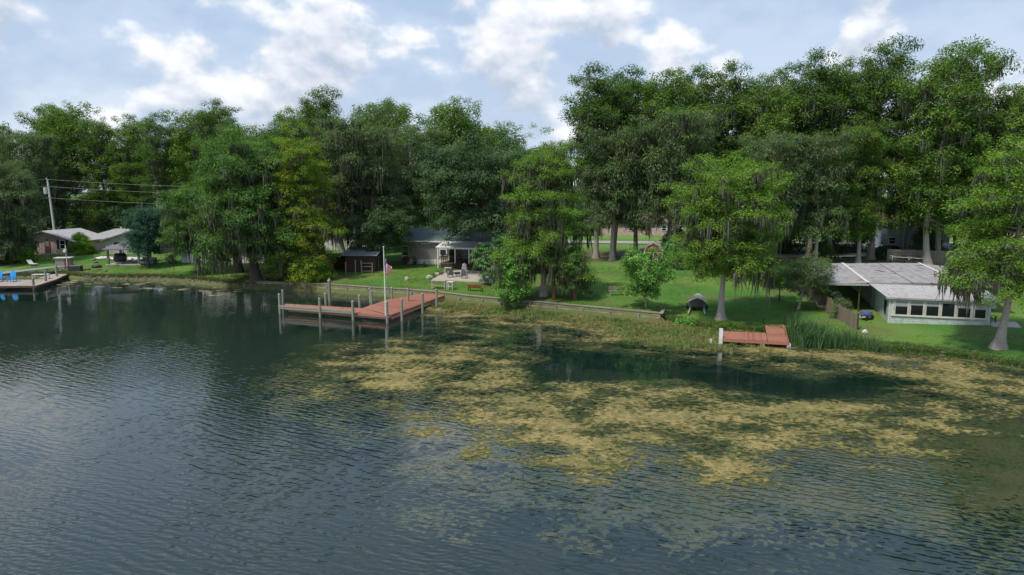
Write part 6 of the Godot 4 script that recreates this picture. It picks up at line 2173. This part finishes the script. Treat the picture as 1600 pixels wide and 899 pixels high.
func floating_weed() -> void:
	var n1 := FastNoiseLite.new()
	n1.seed = 41
	n1.frequency = 0.22
	n1.fractal_octaves = 4
	var n2 := FastNoiseLite.new()
	n2.seed = 42
	n2.frequency = 2.0
	n2.fractal_octaves = 4
	n2.fractal_gain = 0.7
	var n3 := FastNoiseLite.new()
	n3.seed = 43
	n3.frequency = 0.3
	n3.fractal_octaves = 3
	var st := 0.14
	var x0 := -24.0
	var z0 := -86.0
	var nx := int(64.0 / st)
	var nz := int(66.0 / st)
	var fld := PackedFloat32Array()
	fld.resize((nx + 1) * (nz + 1))
	for j in nz + 1:
		for i in nx + 1:
			var x := x0 + i * st
			var z := z0 + j * st
			if z < shore_z(x) + 0.3:
				fld[j * (nx + 1) + i] = -1.0
			else:
				fld[j * (nx + 1) + i] = weed_field(x, z, n1, n2)
				var deep := 0.0
				for e in [[21.0, -28.5, 13.0, 6.0, 0.42], [6.0, -26.5, 9.0, 4.0, 0.25], [29.0, -34.0, 8.0, 6.0, 0.42], [-10.5, -46.0, 5.0, 7.0, 0.30]]:
					var qx: float = (x - e[0]) / e[2]
					var qz: float = (z - e[1]) / e[3]
					deep += e[4] * exp(-(qx * qx + qz * qz))
				if deep > 0.05:
					fld[j * (nx + 1) + i] = maxf(fld[j * (nx + 1) + i], minf(deep + 0.30 * n1.get_noise_2d(x + 40.0, z * 1.4) + 0.45 * n2.get_noise_2d(x + 40.0, z * 1.4) - 0.08, 0.36))
	var top := MB.new()
	var low := MB.new()
	for j in nz:
		for i in nx:
			var f := [fld[j * (nx + 1) + i], fld[(j + 1) * (nx + 1) + i], fld[(j + 1) * (nx + 1) + i + 1], fld[j * (nx + 1) + i + 1]]
			var mx := maxf(maxf(f[0], f[1]), maxf(f[2], f[3]))
			if mx < 0.08:
				continue
			var px := x0 + i * st
			var pz := z0 + j * st
			var c := [Vector2(px, pz), Vector2(px, pz + st), Vector2(px + st, pz + st), Vector2(px + st, pz)]
			for layer in 3:
				var th: float = [0.68, 0.47, 0.12][layer]
				if mx < th or (layer == 2 and minf(minf(f[0], f[1]), minf(f[2], f[3])) > 0.55) or (layer == 1 and minf(minf(f[0], f[1]), minf(f[2], f[3])) > 0.75):
					continue
				var m := low if layer == 2 else top
				var poly := []
				for k in 4:
					var q := (k + 1) % 4
					if f[k] >= th:
						poly.append(c[k])
					if (f[k] >= th) != (f[q] >= th):
						poly.append(c[k].lerp(c[q], (th - f[k]) / (f[q] - f[k])))
				if poly.size() < 3:
					continue
				var tone := n3.get_noise_2d(px, pz)
				var fine := n2.get_noise_2d(px * 3.0 + 70.0, pz * 3.0) + 0.22 * sin(i * 12.9898 + j * 78.233) * sin(i * 3.7 + j * 1.3)
				if layer == 0:
					m.col = Color(0.150, 0.130, 0.040).lerp(Color(0.27, 0.205, 0.085), clampf(0.35 + tone * 1.2 + n2.get_noise_2d(px * 0.8 + 30.0, pz * 0.8) * 2.0, 0, 1)).lerp(Color(0.070, 0.085, 0.022), clampf(0.22 - (mx - th) * 2.0 + fine * 1.6, 0, 0.9))
				elif layer == 1:
					m.col = Color(0.050, 0.062, 0.010).lerp(Color(0.155, 0.135, 0.038), clampf(0.45 + tone * 1.2 + fine * 1.8, 0, 1))
				else:
					m.col = Color(0.062, 0.088, 0.014).lerp(Color(0.19, 0.165, 0.055), clampf((mx - 0.12) / 0.4 + tone * 0.8 + fine, 0, 1))
				var v := []
				for p in poly:
					var y := 0.012 + 0.05 * absf(n2.get_noise_2d(p.x * 4.0, p.y * 4.0)) if layer == 0 else 0.004 + 0.012 * absf(n2.get_noise_2d(p.x * 4.0, p.y * 4.0)) if layer == 1 else -0.012 - 0.45 * clampf(0.42 - mx, 0.0, 1.0) - 0.02 * absf(fine)
					v.append(Vector3(p.x, y, p.y))
				for k in range(1, poly.size() - 1):
					m.tri(v[0], v[k], v[k + 1])
	var o := obj("floating_weed", top, mats.algae, self, "stuff")
	tag(o, "tan and olive mats of algae and weed floating on the lake", "algae")
	o = obj("submerged_weed", low, mats.algae, self, "stuff")
	tag(o, "dark olive water weed just under the surface around the mats", "water weed")
	# scraps of pale pads off the left bank
	var pads := MB.new()
	for i in 170:
		var x := rng.randf_range(-62.0, -33.0)
		var z := shore_z(x) + 1.2 + pow(rng.randf(), 1.3) * 6.5
		if n1.get_noise_2d(x * 1.2, z * 1.2) < -0.02:
			continue
		var r := rng.randf_range(0.12, 0.55)
		pads.col = Color(0.30, 0.27, 0.16) * rng.randf_range(0.6, 1.2)
		var ring := []
		for k in 9:
			ring.append(Vector3(x + cos(k * TAU / 9.0) * r * rng.randf_range(0.6, 1.5), 0.012 + i * 0.00006, z - sin(k * TAU / 9.0) * r * rng.randf_range(0.35, 0.8)))
		for k in 9:
			pads.tri(Vector3(x, 0.02 + i * 0.00006, z), ring[k], ring[(k + 1) % 9])
	o = obj("floating_pads", pads, mats.algae, self, "stuff")
	tag(o, "pale scraps of floating pads off the left bank", "water plants")

# ------------------------------------------------------------------ the scene

func _ready() -> void:
	rng.seed = 20
	# camera: a drone 12 m over the lake, looking a little down
	var cam := Camera3D.new()
	cam.name = "camera"
	cam.position = Vector3(0, 12, 0)
	cam.rotation_degrees = Vector3(-7.874, 0, 0)
	cam.fov = 45.157
	cam.near = 0.5
	cam.far = 6000.0
	add_child(cam)
	var env := Environment.new()
	env.background_mode = Environment.BG_SKY
	env.sky = make_sky()
	env.background_energy_multiplier = 1.08
	env.tonemap_mode = Environment.TONE_MAPPER_LINEAR
	env.tonemap_exposure = 1.27
	env.sdfgi_enabled = true
	env.ssao_enabled = true
	env.ssil_enabled = true
	var we := WorldEnvironment.new()
	we.name = "environment"
	we.environment = env
	add_child(we)
	var sun := DirectionalLight3D.new()
	sun.name = "sun"
	sun.light_energy = 1.1
	sun.light_color = Color(1.0, 0.96, 0.89)
	sun.light_angular_distance = 5.0
	sun.shadow_enabled = true
	add_child(sun)
	sun.look_at_from_position(Vector3.ZERO, -SUN_TOWARDS, Vector3(0, 0, 1))

	make_materials()
	make_water()
	make_land()
	road()
	make_leaf_sets()
	seawall()
	stone_edge("bank_stones", "low brown stone edging along the left lawn's bank", [Vector3(-62.0, 0, -96.9), Vector3(-58.4, 0, -94.6), Vector3(-49.2, 0, -93.9), Vector3(-42.7, 0, -91.2), Vector3(-34.0, 0, -86.3)], 0.46, mats.stone, 100)
	stone_edge("shore_stones", "grey stones along the water's edge before the pale green house", [Vector3(27.5, 0, -51.9), Vector3(30.2, 0, -50.9), Vector3(32.6, 0, -48.9), Vector3(34.8, 0, -46.1), Vector3(37.5, 0, -43.8)], 0.3, mats.stone, 200)
	sunroom_house()
	brown_house()
	pink_house()
	left_outbuildings()
	brown_shed()
	red_barn()
	white_tents()
	main_dock()
	small_dock()
	left_dock()
	forest()
	shore_trees()
	floating_weed()
	reeds()
	left_yard()
	middle_yard()
	covered_boat()
	right_yard()

func road() -> void:
	var m := MB.new()
	var line := [Vector3(-260, 0, -150), Vector3(-60, 0, -141), Vector3(10, 0, -134), Vector3(40, 0, -129), Vector3(80, 0, -128), Vector3(300, 0, -150)]
	for i in line.size() - 1:
		var n := 14
		for k in n:
			var a: Vector3 = line[i].lerp(line[i + 1], k / float(n))
			var b: Vector3 = line[i].lerp(line[i + 1], (k + 1) / float(n))
			for p in [[3.2, -3.2]]:
				var v := [on(a.x, a.z + 3.2, 0.12), on(b.x, b.z + 3.2, 0.12), on(b.x, b.z - 3.2, 0.12), on(a.x, a.z - 3.2, 0.12)]
				m.quad(v[0], v[1], v[2], v[3])
	var o := obj("road", m, mats.road, self, "structure")
	o.set_meta("label", "pale grey road behind the tree rows")
	m = MB.new()
	var dl := [Vector3(62, 0, -128), Vector3(60, 0, -108), Vector3(47, 0, -104.5), Vector3(38, 0, -105.5)]
	for i in dl.size() - 1:
		for k in 8:
			var a: Vector3 = dl[i].lerp(dl[i + 1], k / 8.0)
			var b: Vector3 = dl[i].lerp(dl[i + 1], (k + 1) / 8.0)
			var w: Vector3 = (dl[i + 1] - dl[i]).normalized().cross(Vector3.UP) * 2.4
			m.quad(on(a.x + w.x, a.z + w.z, 0.16), on(b.x + w.x, b.z + w.z, 0.16), on(b.x - w.x, b.z - w.z, 0.16), on(a.x - w.x, a.z - w.z, 0.16))
	o = obj("driveway", m, mats.road, self, "structure")
	o.set_meta("label", "pale driveway curving behind the rusty roof")

func forest() -> void:
	# tall cypress rows behind the lawns: a few trees grown in full, then copies of them
	var proto := []
	var common := {"crown": 0.33, "trunk": 0.36, "limbs": 58, "clump": 1.2, "leaf": "dark", "flare": 2.1, "moss": 0.10, "moss_len": 2.6, "moss_wide": 1.2, "shape": "tall", "low": -0.05, "high": 1.3, "droop": 0.2, "keep": 0.9, "bark": "bark_grey", "flat": 1.1}
	var kinds := [
		{"height": 29.0, "radius": 4.6, "seed": 501, "limbs": 62},
		{"height": 28.0, "radius": 4.2, "seed": 502, "limbs": 56, "lean": Vector2(0.03, 0.0)},
		{"height": 27.0, "radius": 5.2, "seed": 503, "leaf": "mid", "limbs": 58, "shape": "round", "crown": 0.34},
		{"height": 25.0, "radius": 5.0, "seed": 504, "leaf": "mid", "crown": 0.22, "moss": 0.26, "low": -0.2},
		{"height": 22.0, "radius": 5.6, "seed": 505, "leaf": "greyish", "crown": 0.30, "moss": 0.35, "shape": "umbrella", "high": 0.9, "limbs": 46},
		{"height": 24.0, "radius": 6.6, "seed": 506, "leaf": "mid", "crown": 0.42, "shape": "round", "limbs": 44, "moss": 0.05, "clump": 1.5, "flat": 1.0},
	]
	for k in kinds.size():
		var sp: Dictionary = common.duplicate()
		sp.merge(kinds[k], true)
		proto.append(sp)
	# [kind, x, z, scale, label]
	var right := "tall dark cypress in the high row behind the right-hand lawn"
	var rows := [
		[0, 12.6, -104.0, 0.98, "tall cypress with a bare flared trunk at the left end of the high row"],
		[1, 15.6, -107.5, 1.0, "tall slender cypress, second trunk of the high row"],
		[0, 19.6, -110.0, 1.0, "tall cypress standing behind the first two trunks of the high row"],
		[2, 23.6, -104.0, 1.03, "round-topped tall cypress behind the little red shed"],
		[1, 28.0, -107.5, 1.04, "tall cypress right behind the little red shed"],
		[0, 32.5, -106.0, 1.0, "dark full cypress in the middle of the high row"],
		[2, 36.5, -103.0, 0.98, "broad cypress of the high row behind the pale shore cypress"],
		[1, 40.5, -107.0, 1.02, "tall cypress behind the bushy lawn tree on the right"],
		[0, 44.5, -103.5, 1.04, "dense dark cypress beside the driveway bend"],
		[2, 49.0, -106.0, 1.08, "broad dark cypress behind the rusty roof's left corner"],
		[0, 52.5, -101.0, 1.08, "tall cypress right behind the rusty roof"],
		[3, 56.0, -92.0, 1.15, "tallest mossy cypress of the high row, with a leaning bare trunk"],
		[1, 60.5, -98.0, 1.02, "tall cypress right of the tallest mossy one"],
		[3, 64.5, -93.0, 0.95, "mossy cypress above the grey back fence"],
		[2, 69.0, -95.0, 0.88, "round cypress near the right edge behind the fence"],
		[3, 73.0, -90.0, 0.92, "mossy cypress at the right edge behind the shore cypress"],
		[2, 78.5, -95.0, 0.88, "outermost round cypress at the right edge"],
		[4, 22.8, -97.2, 0.94, "spreading grey-green tree with curtains of moss behind the little lawn bench"],
		[4, 14.8, -100.5, 0.86, "smaller moss-hung spreading tree left of the mossy curtains"],
		[4, 34.0, -92.0, 0.80, "drooping grey-green cypress behind the pale shore cypress"],
		[4, 41.0, -93.5, 0.80, "drooping cypress over the left corner of the rusty roof"],
		[3, 47.5, -95.5, 0.76, "mossy lower cypress over the rusty roof's back edge"],
		[5, -11.5, -127.0, 1.06, "broad bright-topped tree high behind the big oak"],
		[5, -4.0, -134.0, 0.92, "broad tree behind the oak, right of the highest crown"],
		[4, -16.5, -112.0, 0.92, "mossy spreading tree just behind the cottage's left end"],
		[5, -22.5, -127.0, 1.08, "full round tree behind the mossy tree of the brown shed"],
		[0, -33.5, -122.0, 0.97, "tall cypress peering over the yellow-green one"],
		[2, -40.0, -126.0, 0.92, "round dark cypress behind the big dark shore tree"],
		[3, -27.5, -112.0, 0.86, "mossy cypress between the shed and the yellow-green one"],
		[0, -56.5, -136.0, 0.96, "cypress with high crown over the teal tree"],
		[5, -62.5, -143.0, 1.06, "round crown left of the high one over the teal tree"],
		[1, -70.5, -140.0, 0.92, "slim cypress behind the grey cottage"],
		[2, -78.0, -146.0, 0.95, "round cypress above the long pale roof"],
		[3, -86.0, -147.0, 0.99, "mossy cypress just right of the utility pole"],
		[5, -95.0, -148.0, 1.15, "high broad tree behind the utility pole, tallest on the left"],
		[1, -101.0, -155.0, 1.04, "tall slim tree left of the tallest left one"],
		[4, -92.0, -132.0, 0.95, "grey-green tree left of the utility pole"],
		[3, -103.0, -138.0, 0.95, "mossy tree behind the dark left-edge tree"],
		[2, -112.0, -143.0, 0.92, "round tree at the left edge behind the dark one"],
		[3, -68.0, -150.0, 0.9, "mossy cypress behind the slim one of the grey cottage"],
		[4, -48.0, -128.0, 0.98, "grey-green tree behind the white mobile home"],
	]
	rows.append_array([
		[4, 30.0, -117.0, 0.85, "low spreading tree behind the cypress of the little red shed"],
		[3, 36.0, -116.5, 0.7, "low mossy tree in the second row behind the pale shore cypress"],
		[4, 46.0, -115.0, 0.85, "low spreading tree across the driveway"],
		[3, 53.5, -117.5, 0.75, "low mossy tree behind the dark parked car"],
		[4, 63.0, -110.5, 0.85, "low spreading tree right of the black parked car"],
		[3, 68.0, -106.0, 0.75, "low mossy tree before the grey-blue house"],
		[3, 75.0, -108.0, 0.8, "low mossy tree at the right edge before the road"],
	])
	var rb := RandomNumberGenerator.new()
	rb.seed = 66
	for i in 42:
		var x := -200.0 + i * 9.6 + rb.randfn() * 2.0
		var near := 168.0 + absf(x) * 0.15
		var far_scale := rb.randf_range(0.82, 0.98)
		rows.append([[2, 3, 5, 4][i % 4], x, -near - rb.randf() * 12.0, far_scale, "%s %s tree of the far woods %s" % ["tall" if far_scale > 0.9 else "lower", ["round dark", "mossy", "broad", "spreading grey-green"][i % 4], where(x)], true])
	var first := {}
	for r in rows:
		var k: int = r[0]
		var at := on(r[1], r[2])
		var grp := "trees of the far woods" if r.size() > 5 else "tall trees behind the lawns"
		if not first.has(k):
			first[k] = tree(["tall_cypress", "slender_cypress", "round_cypress", "mossy_cypress", "spreading_tree", "broad_tree"][k], r[4], at, proto[k], grp)
			first[k].scale = Vector3.ONE * r[3]
			first[k].rotation.y = rb.randf() * TAU
		else:
			dup(first[k], at, rb.randf() * TAU, r[4], r[3], grp)

func where(x: float) -> String:
	for e in [[-115.0, "beyond the left edge"], [-80.0, "behind the utility pole"], [-50.0, "behind the long pale roof"], [-22.0, "behind the huge dark shore tree"], [8.0, "behind the cottage"], [32.0, "behind the trunks of the high row"], [58.0, "behind the driveway"], [95.0, "behind the rusty-roofed house"]]:
		if x < e[0]:
			return e[1]
	return "beyond the right edge"

func shore_trees() -> void:
	# the trees that stand singly on the lawns and along the shore
	tree("shore_cypress", "pale green feathery cypress with a white flared trunk beside the covered boat", on(18.9, -61.6), {"height": 15.2, "radius": 4.9, "crown": 0.28, "trunk": 0.29, "limbs": 64, "clump": 0.76, "leaf": "bright", "flare": 2.5, "moss": 0.24, "moss_len": 2.2, "shape": "round", "low": 0.0, "high": 1.3, "droop": 0.25, "seed": 12, "bark": "bark_grey", "lean": Vector2(0.04, 0.0), "flat": 1.0})
	tree("shore_cypress", "pale green cypress with a white flared trunk before the right end of the window front", on(36.0, -50.0), {"height": 17.4, "radius": 4.6, "crown": 0.29, "trunk": 0.28, "limbs": 66, "clump": 0.74, "leaf": "bright", "flare": 2.5, "moss": 0.16, "moss_len": 1.7, "shape": "cone", "low": -0.15, "high": 1.0, "droop": 0.3, "seed": 15, "bark": "bark_grey", "lean": Vector2(0.06, 0.0), "flat": 1.0})
	tree("shore_cypress", "yellow-green moss-hung cypress on the lawn between palm and swing", on(3.3, -72.6), {"height": 17.8, "radius": 5.0, "crown": 0.22, "trunk": 0.32, "limbs": 58, "clump": 0.74, "leaf": "bright", "flare": 1.8, "moss": 0.4, "moss_len": 2.4, "shape": "cone", "low": -0.15, "high": 1.05, "droop": 0.35, "seed": 9, "bark": "bark_grey", "flat": 1.0})
	tree("shore_cypress", "golden yellow-green slender cypress between the dark shore tree and the mossy one", on(-26.6, -87.4), {"height": 21.0, "radius": 4.6, "crown": 0.08, "trunk": 0.34, "limbs": 58, "clump": 0.88, "leaf": "yellow", "flare": 2.0, "moss": 0.22, "moss_len": 2.0, "shape": "cone", "low": -0.25, "high": 1.0, "droop": 0.35, "seed": 5, "bark": "bark_dark", "flat": 0.95})
	tree("red_cypress", "short reddish cypress with dark drooping crown right of the swing", on(6.5, -70.6), {"height": 6.2, "radius": 1.9, "crown": 0.36, "trunk": 0.19, "limbs": 30, "clump": 0.5, "leaf": "lush", "flare": 1.6, "moss": 0.4, "moss_len": 1.5, "shape": "round", "low": -0.6, "high": 0.6, "droop": 0.5, "seed": 21, "bark": "bark_red"})
	tree("red_cypress", "short reddish cypress stem left of the swing with little foliage", on(4.4, -71.4), {"height": 6.0, "radius": 1.4, "crown": 0.55, "trunk": 0.18, "limbs": 14, "clump": 0.45, "leaf": "lush", "flare": 1.6, "moss": 0.5, "moss_len": 1.3, "shape": "round", "low": -0.3, "high": 0.6, "droop": 0.5, "seed": 22, "bark": "bark_red"})
	tree("big_oak", "great blue-green oak leaning over the cottage roof", on(-0.6, -92.6), {"height": 16.5, "radius": 8.8, "crown": 0.36, "trunk": 0.6, "limbs": 50, "clump": 1.15, "leaf": "oak", "flare": 1.7, "moss": 0.06, "moss_len": 1.6, "shape": "round", "low": -0.05, "high": 1.0, "droop": 0.25, "seed": 7, "lean": Vector2(-0.38, 0.06), "keep": 0.85})
	tree("oak_tree", "lower oak bough tree with rounded crown over the cottage's left end", on(-18.2, -96.0), {"height": 9.0, "radius": 3.6, "crown": 0.30, "trunk": 0.28, "limbs": 34, "clump": 0.85, "leaf": "oak", "flare": 1.6, "shape": "round", "low": -0.1, "high": 1.0, "droop": 0.3, "seed": 71, "lean": Vector2(0.1, 0.05)})
	tree("mossy_oak", "tall spreading grey tree draped with curtains of moss behind the brown shed", on(-22.0, -99.0), {"height": 22.0, "radius": 7.6, "crown": 0.26, "trunk": 0.5, "limbs": 56, "clump": 1.05, "leaf": "greyish", "flare": 1.6, "moss": 0.5, "moss_len": 3.2, "moss_wide": 1.0, "shape": "umbrella", "low": -0.05, "high": 1.1, "droop": 0.35, "seed": 6})
	tree("dark_shore_tree", "huge dark green drooping tree at the left end of the seawall", on(-32.3, -86.6), {"height": 20.0, "radius": 7.0, "crown": 0.22, "trunk": 0.55, "limbs": 70, "clump": 1.0, "leaf": "lush", "flare": 1.8, "moss": 0.38, "moss_len": 2.6, "moss_wide": 1.3, "shape": "cone", "low": -0.15, "high": 1.2, "droop": 0.35, "seed": 4, "lean": Vector2(-0.08, 0.0)})
	tree("dark_shore_tree", "lower drooping tree with a leaning trunk left of the huge dark one", on(-43.6, -95.6), {"height": 13.0, "radius": 5.0, "crown": 0.32, "trunk": 0.34, "limbs": 50, "clump": 0.9, "leaf": "lush", "flare": 1.6, "moss": 0.30, "moss_len": 2.2, "shape": "round", "low": -0.2, "high": 1.1, "droop": 0.35, "seed": 41, "lean": Vector2(0.12, 0.05)})
	tree("dark_shore_tree", "tallest lush tree rising behind the huge dark shore tree", on(-37.5, -95.0), {"height": 20.5, "radius": 5.8, "crown": 0.28, "trunk": 0.45, "limbs": 52, "clump": 1.05, "leaf": "lush", "flare": 1.6, "moss": 0.12, "moss_len": 2.2, "shape": "tall", "low": 0.0, "high": 1.2, "droop": 0.3, "seed": 42})
	tree("teal_tree", "rounded blue-green tree with thin double trunk right of the pavilion", on(-53.6, -101.8), {"height": 9.0, "radius": 3.3, "crown": 0.24, "trunk": 0.16, "limbs": 66, "clump": 0.72, "leaf": "teal", "flare": 1.3, "shape": "round", "low": 0.0, "high": 1.3, "droop": 0.15, "seed": 2})
	tree("teal_tree", "darker bushy tree between teal tree and drooping shore tree", on(-49.5, -107.5), {"height": 7.5, "radius": 2.8, "crown": 0.14, "trunk": 0.16, "limbs": 36, "clump": 0.75, "leaf": "teal", "flare": 1.3, "shape": "round", "low": -0.1, "high": 1.2, "droop": 0.2, "seed": 23})
	tree("left_cedar", "dark grey-green moss-hung tree filling the left edge", on(-79.5, -106.5), {"height": 17.5, "radius": 6.4, "crown": 0.12, "trunk": 0.4, "limbs": 60, "clump": 1.0, "leaf": "greyish", "flare": 1.5, "moss": 0.45, "moss_len": 2.2, "shape": "tall", "low": -0.3, "high": 1.1, "droop": 0.4, "seed": 1})
	tree("left_cedar", "dark tree beside the pink house at the left edge", on(-80.5, -110.5), {"height": 9.0, "radius": 3.4, "crown": 0.12, "trunk": 0.25, "limbs": 44, "clump": 0.8, "leaf": "greyish", "flare": 1.4, "moss": 0.3, "moss_len": 1.4, "shape": "round", "low": -0.2, "high": 1.1, "droop": 0.4, "seed": 24})
	tree("magnolia_tree", "brownish dark magnolia just left of the utility pole", Vector3(-88.5, 2.1, -137.0), {"height": 16.0, "radius": 4.6, "crown": 0.1, "trunk": 0.3, "limbs": 40, "clump": 1.1, "leaf": "magnolia", "flare": 1.4, "shape": "cone", "low": 0.1, "high": 1.1, "droop": 0.2, "seed": 25})
	tree("garden_tree", "young bright green broad-leaved tree on the lawn behind the seawall's right end", on(12.9, -65.6), {"height": 5.6, "radius": 2.9, "crown": 0.20, "trunk": 0.09, "limbs": 30, "clump": 0.50, "leaf": "fresh", "flare": 1.2, "shape": "umbrella", "low": 0.1, "high": 0.9, "droop": 0.2, "seed": 13, "dense": 0.75, "bark": "bark_grey"})
	tree("garden_tree", "thin leaning olive-green tree with bare lower stem on the right lawn", on(27.4, -65.2), {"height": 5.4, "radius": 2.3, "crown": 0.36, "trunk": 0.12, "limbs": 32, "clump": 0.5, "leaf": "greyish", "flare": 1.3, "shape": "round", "low": -0.1, "high": 0.9, "droop": 0.45, "seed": 14, "lean": Vector2(0.18, 0.0), "bark": "bark_grey"})
	tree("garden_tree", "small dark sapling behind the leaning olive-green tree", on(27.0, -69.0), {"height": 4.0, "radius": 1.4, "crown": 0.34, "trunk": 0.07, "limbs": 20, "clump": 0.45, "leaf": "lush", "flare": 1.3, "shape": "round", "low": 0.0, "high": 1.1, "droop": 0.3, "seed": 26})
	tree("willow_tree", "slim light green willow standing in the water before the seawall", Vector3(0.1, -0.3, -70.3), {"height": 6.0, "radius": 1.7, "crown": 0.22, "trunk": 0.08, "limbs": 34, "clump": 0.5, "leaf": "fresh", "flare": 1.3, "shape": "round", "low": 0.1, "high": 1.4, "droop": 0.45, "seed": 27, "bark": "bark_grey"})
	fan_palm("cabbage_palm", "cabbage palm with drooping fans left on the patio edge", on(-3.4, -82.2), 3.2, 31)
	fan_palm("cabbage_palm", "taller cabbage palm right of the other on the patio edge", on(-1.2, -82.8), 3.9, 32)
	fan_palm("cabbage_palm", "low cabbage palm with hanging fans in front of the other two", on(-2.3, -80.4), 2.2, 33)
	# shrubs
	shrub("clipped_ball", "clipped bright green ball shrub at the corner of the pink house", on(-72.6, -116.4), Vector3(1.9, 3.1, 1.8), "hedge", 150, 0.62, 51)
	shrub("hedge_bush", "big dark hedge bush before the pink house at the left edge", on(-78.8, -106.0), Vector3(2.6, 2.6, 2.0), "oak", 60, 0.9, 52)
	shrub("hedge_bush", "dark green bush left of the pink house's steps", on(-75.6, -106.6), Vector3(1.7, 2.1, 1.5), "hedge", 44, 0.8, 53)
	shrub("fence_bush", "olive green bush growing through the boundary fence", on(29.6, -61.6), Vector3(0.9, 1.7, 1.0), "greyish", 30, 0.5, 54)
	shrub("fence_bush", "round green bush at the upper end of the boundary fence", on(29.2, -77.0), Vector3(1.3, 1.4, 1.2), "lush", 28, 0.6, 55)
	shrub("wood_bush", "dark bush below the mossy curtains right of the little red shed", on(22.6, -92.5), Vector3(2.2, 3.0, 1.8), "oak", 46, 0.8, 56)
	shrub("wood_bush", "green bush behind the utility pole's foot", Vector3(-83.5, 2.0, -138.0), Vector3(2.6, 2.6, 2.0), "mid", 40, 0.9, 57)
	shrub("wood_bush", "grey-green bush left of the long pale roof", Vector3(-92.0, 2.0, -134.0), Vector3(3.2, 3.2, 2.4), "mid", 50, 1.0, 58)
	shrub("wood_bush", "light green bush behind the long pale roof's right end", Vector3(-68.0, 2.0, -136.0), Vector3(3.6, 4.2, 2.6), "fresh", 60, 1.0, 59)
	shrub("wood_bush", "dark bush beside the black parked car", on(55.0, -101.5), Vector3(1.8, 1.6, 1.4), "oak", 26, 0.7, 60)
	shrub("wood_bush", "dark bush under the drooping cypress at the driveway", on(45.0, -99.5), Vector3(2.0, 2.2, 1.6), "lush", 34, 0.8, 61)
	# undergrowth along the far side of the road and between the houses
	var under := [shrub("woodland_bush", "mid green woodland bush first behind the brown shingle house", on(-60.0, -148.0), Vector3(4.6, 4.6, 3.0), "mid", 70, 1.25, 71, "bush", "bushes between the far trunks"), shrub("woodland_bush", "dark tall woodland bush left of the brown shingle house", on(-72.0, -155.0), Vector3(4.2, 5.4, 3.0), "oak", 70, 1.25, 72, "bush", "bushes between the far trunks")]
	var ru := RandomNumberGenerator.new()
	ru.seed = 12
	for i in 46:
		var x := -150.0 + i * 6.2 + ru.randfn() * 1.2
		if x > 8.0 and x < 46.0 and i % 3 != 0:
			continue
		dup(under[i % 2], on(x, (-150.0 if x > -62.0 else -140.0) - ru.randf() * 12.0 - maxf(0.0, x) * 0.08), ru.randf() * TAU, "%s %s woodland bush between far trunks %s" % ["small" if i % 4 < 2 else "large", ["mid green", "dark"][i % 2], where(x)], ru.randf_range(0.75, 0.92) if i % 4 < 2 else ru.randf_range(1.0, 1.2), "bushes between the far trunks")
	for i in 26:
		var x := -170.0 + i * 12.5 + ru.randfn()
		dup(under[i % 2], on(x, -196.0 - ru.randf() * 8.0), ru.randf() * TAU, "%s thicket closing the far woods %s" % [["mid green", "dark"][i % 2], where(x)], ru.randf_range(1.5, 1.9), "thickets closing the far woods")
	var ux := [26.5, 31.0, 34.5, 38.0, 42.5, 47.0, 50.5, 56.5, 63.0, 70.0]
	for i in ux.size():
		dup(under[1], on(ux[i], [-112.0, -115.5, -111.5, -114.0, -110.5, -113.5, -109.0, -112.5, -105.0, -103.0][i]), ru.randf() * TAU, "dark bush between the trunks, %s along the high row from the red shed" % ["first", "second", "third", "fourth", "fifth", "sixth", "seventh", "eighth", "ninth", "tenth"][i], ru.randf_range(0.5, 0.8), "dark bushes along the high row")
	shrub("shore_bush", "low drooping bush at the foot of the golden cypress by the seawall", on(-25.0, -85.6), Vector3(2.4, 2.6, 1.6), "bright", 44, 0.7, 62)
	shrub("shore_bush", "dark low bush at the foot of the huge shore tree", on(-29.6, -86.8), Vector3(1.8, 1.5, 1.2), "lush", 26, 0.6, 63)
	shrub("shore_weed", "bright green waterside weeds left of the small red dock", on(15.9, -61.6), Vector3(1.3, 0.5, 0.8), "fresh", 22, 0.35, 64)
	shrub("shore_weed", "green waterside weeds between white trunk and small red dock", on(19.2, -59.4), Vector3(1.6, 0.5, 0.7), "mid", 26, 0.35, 65)
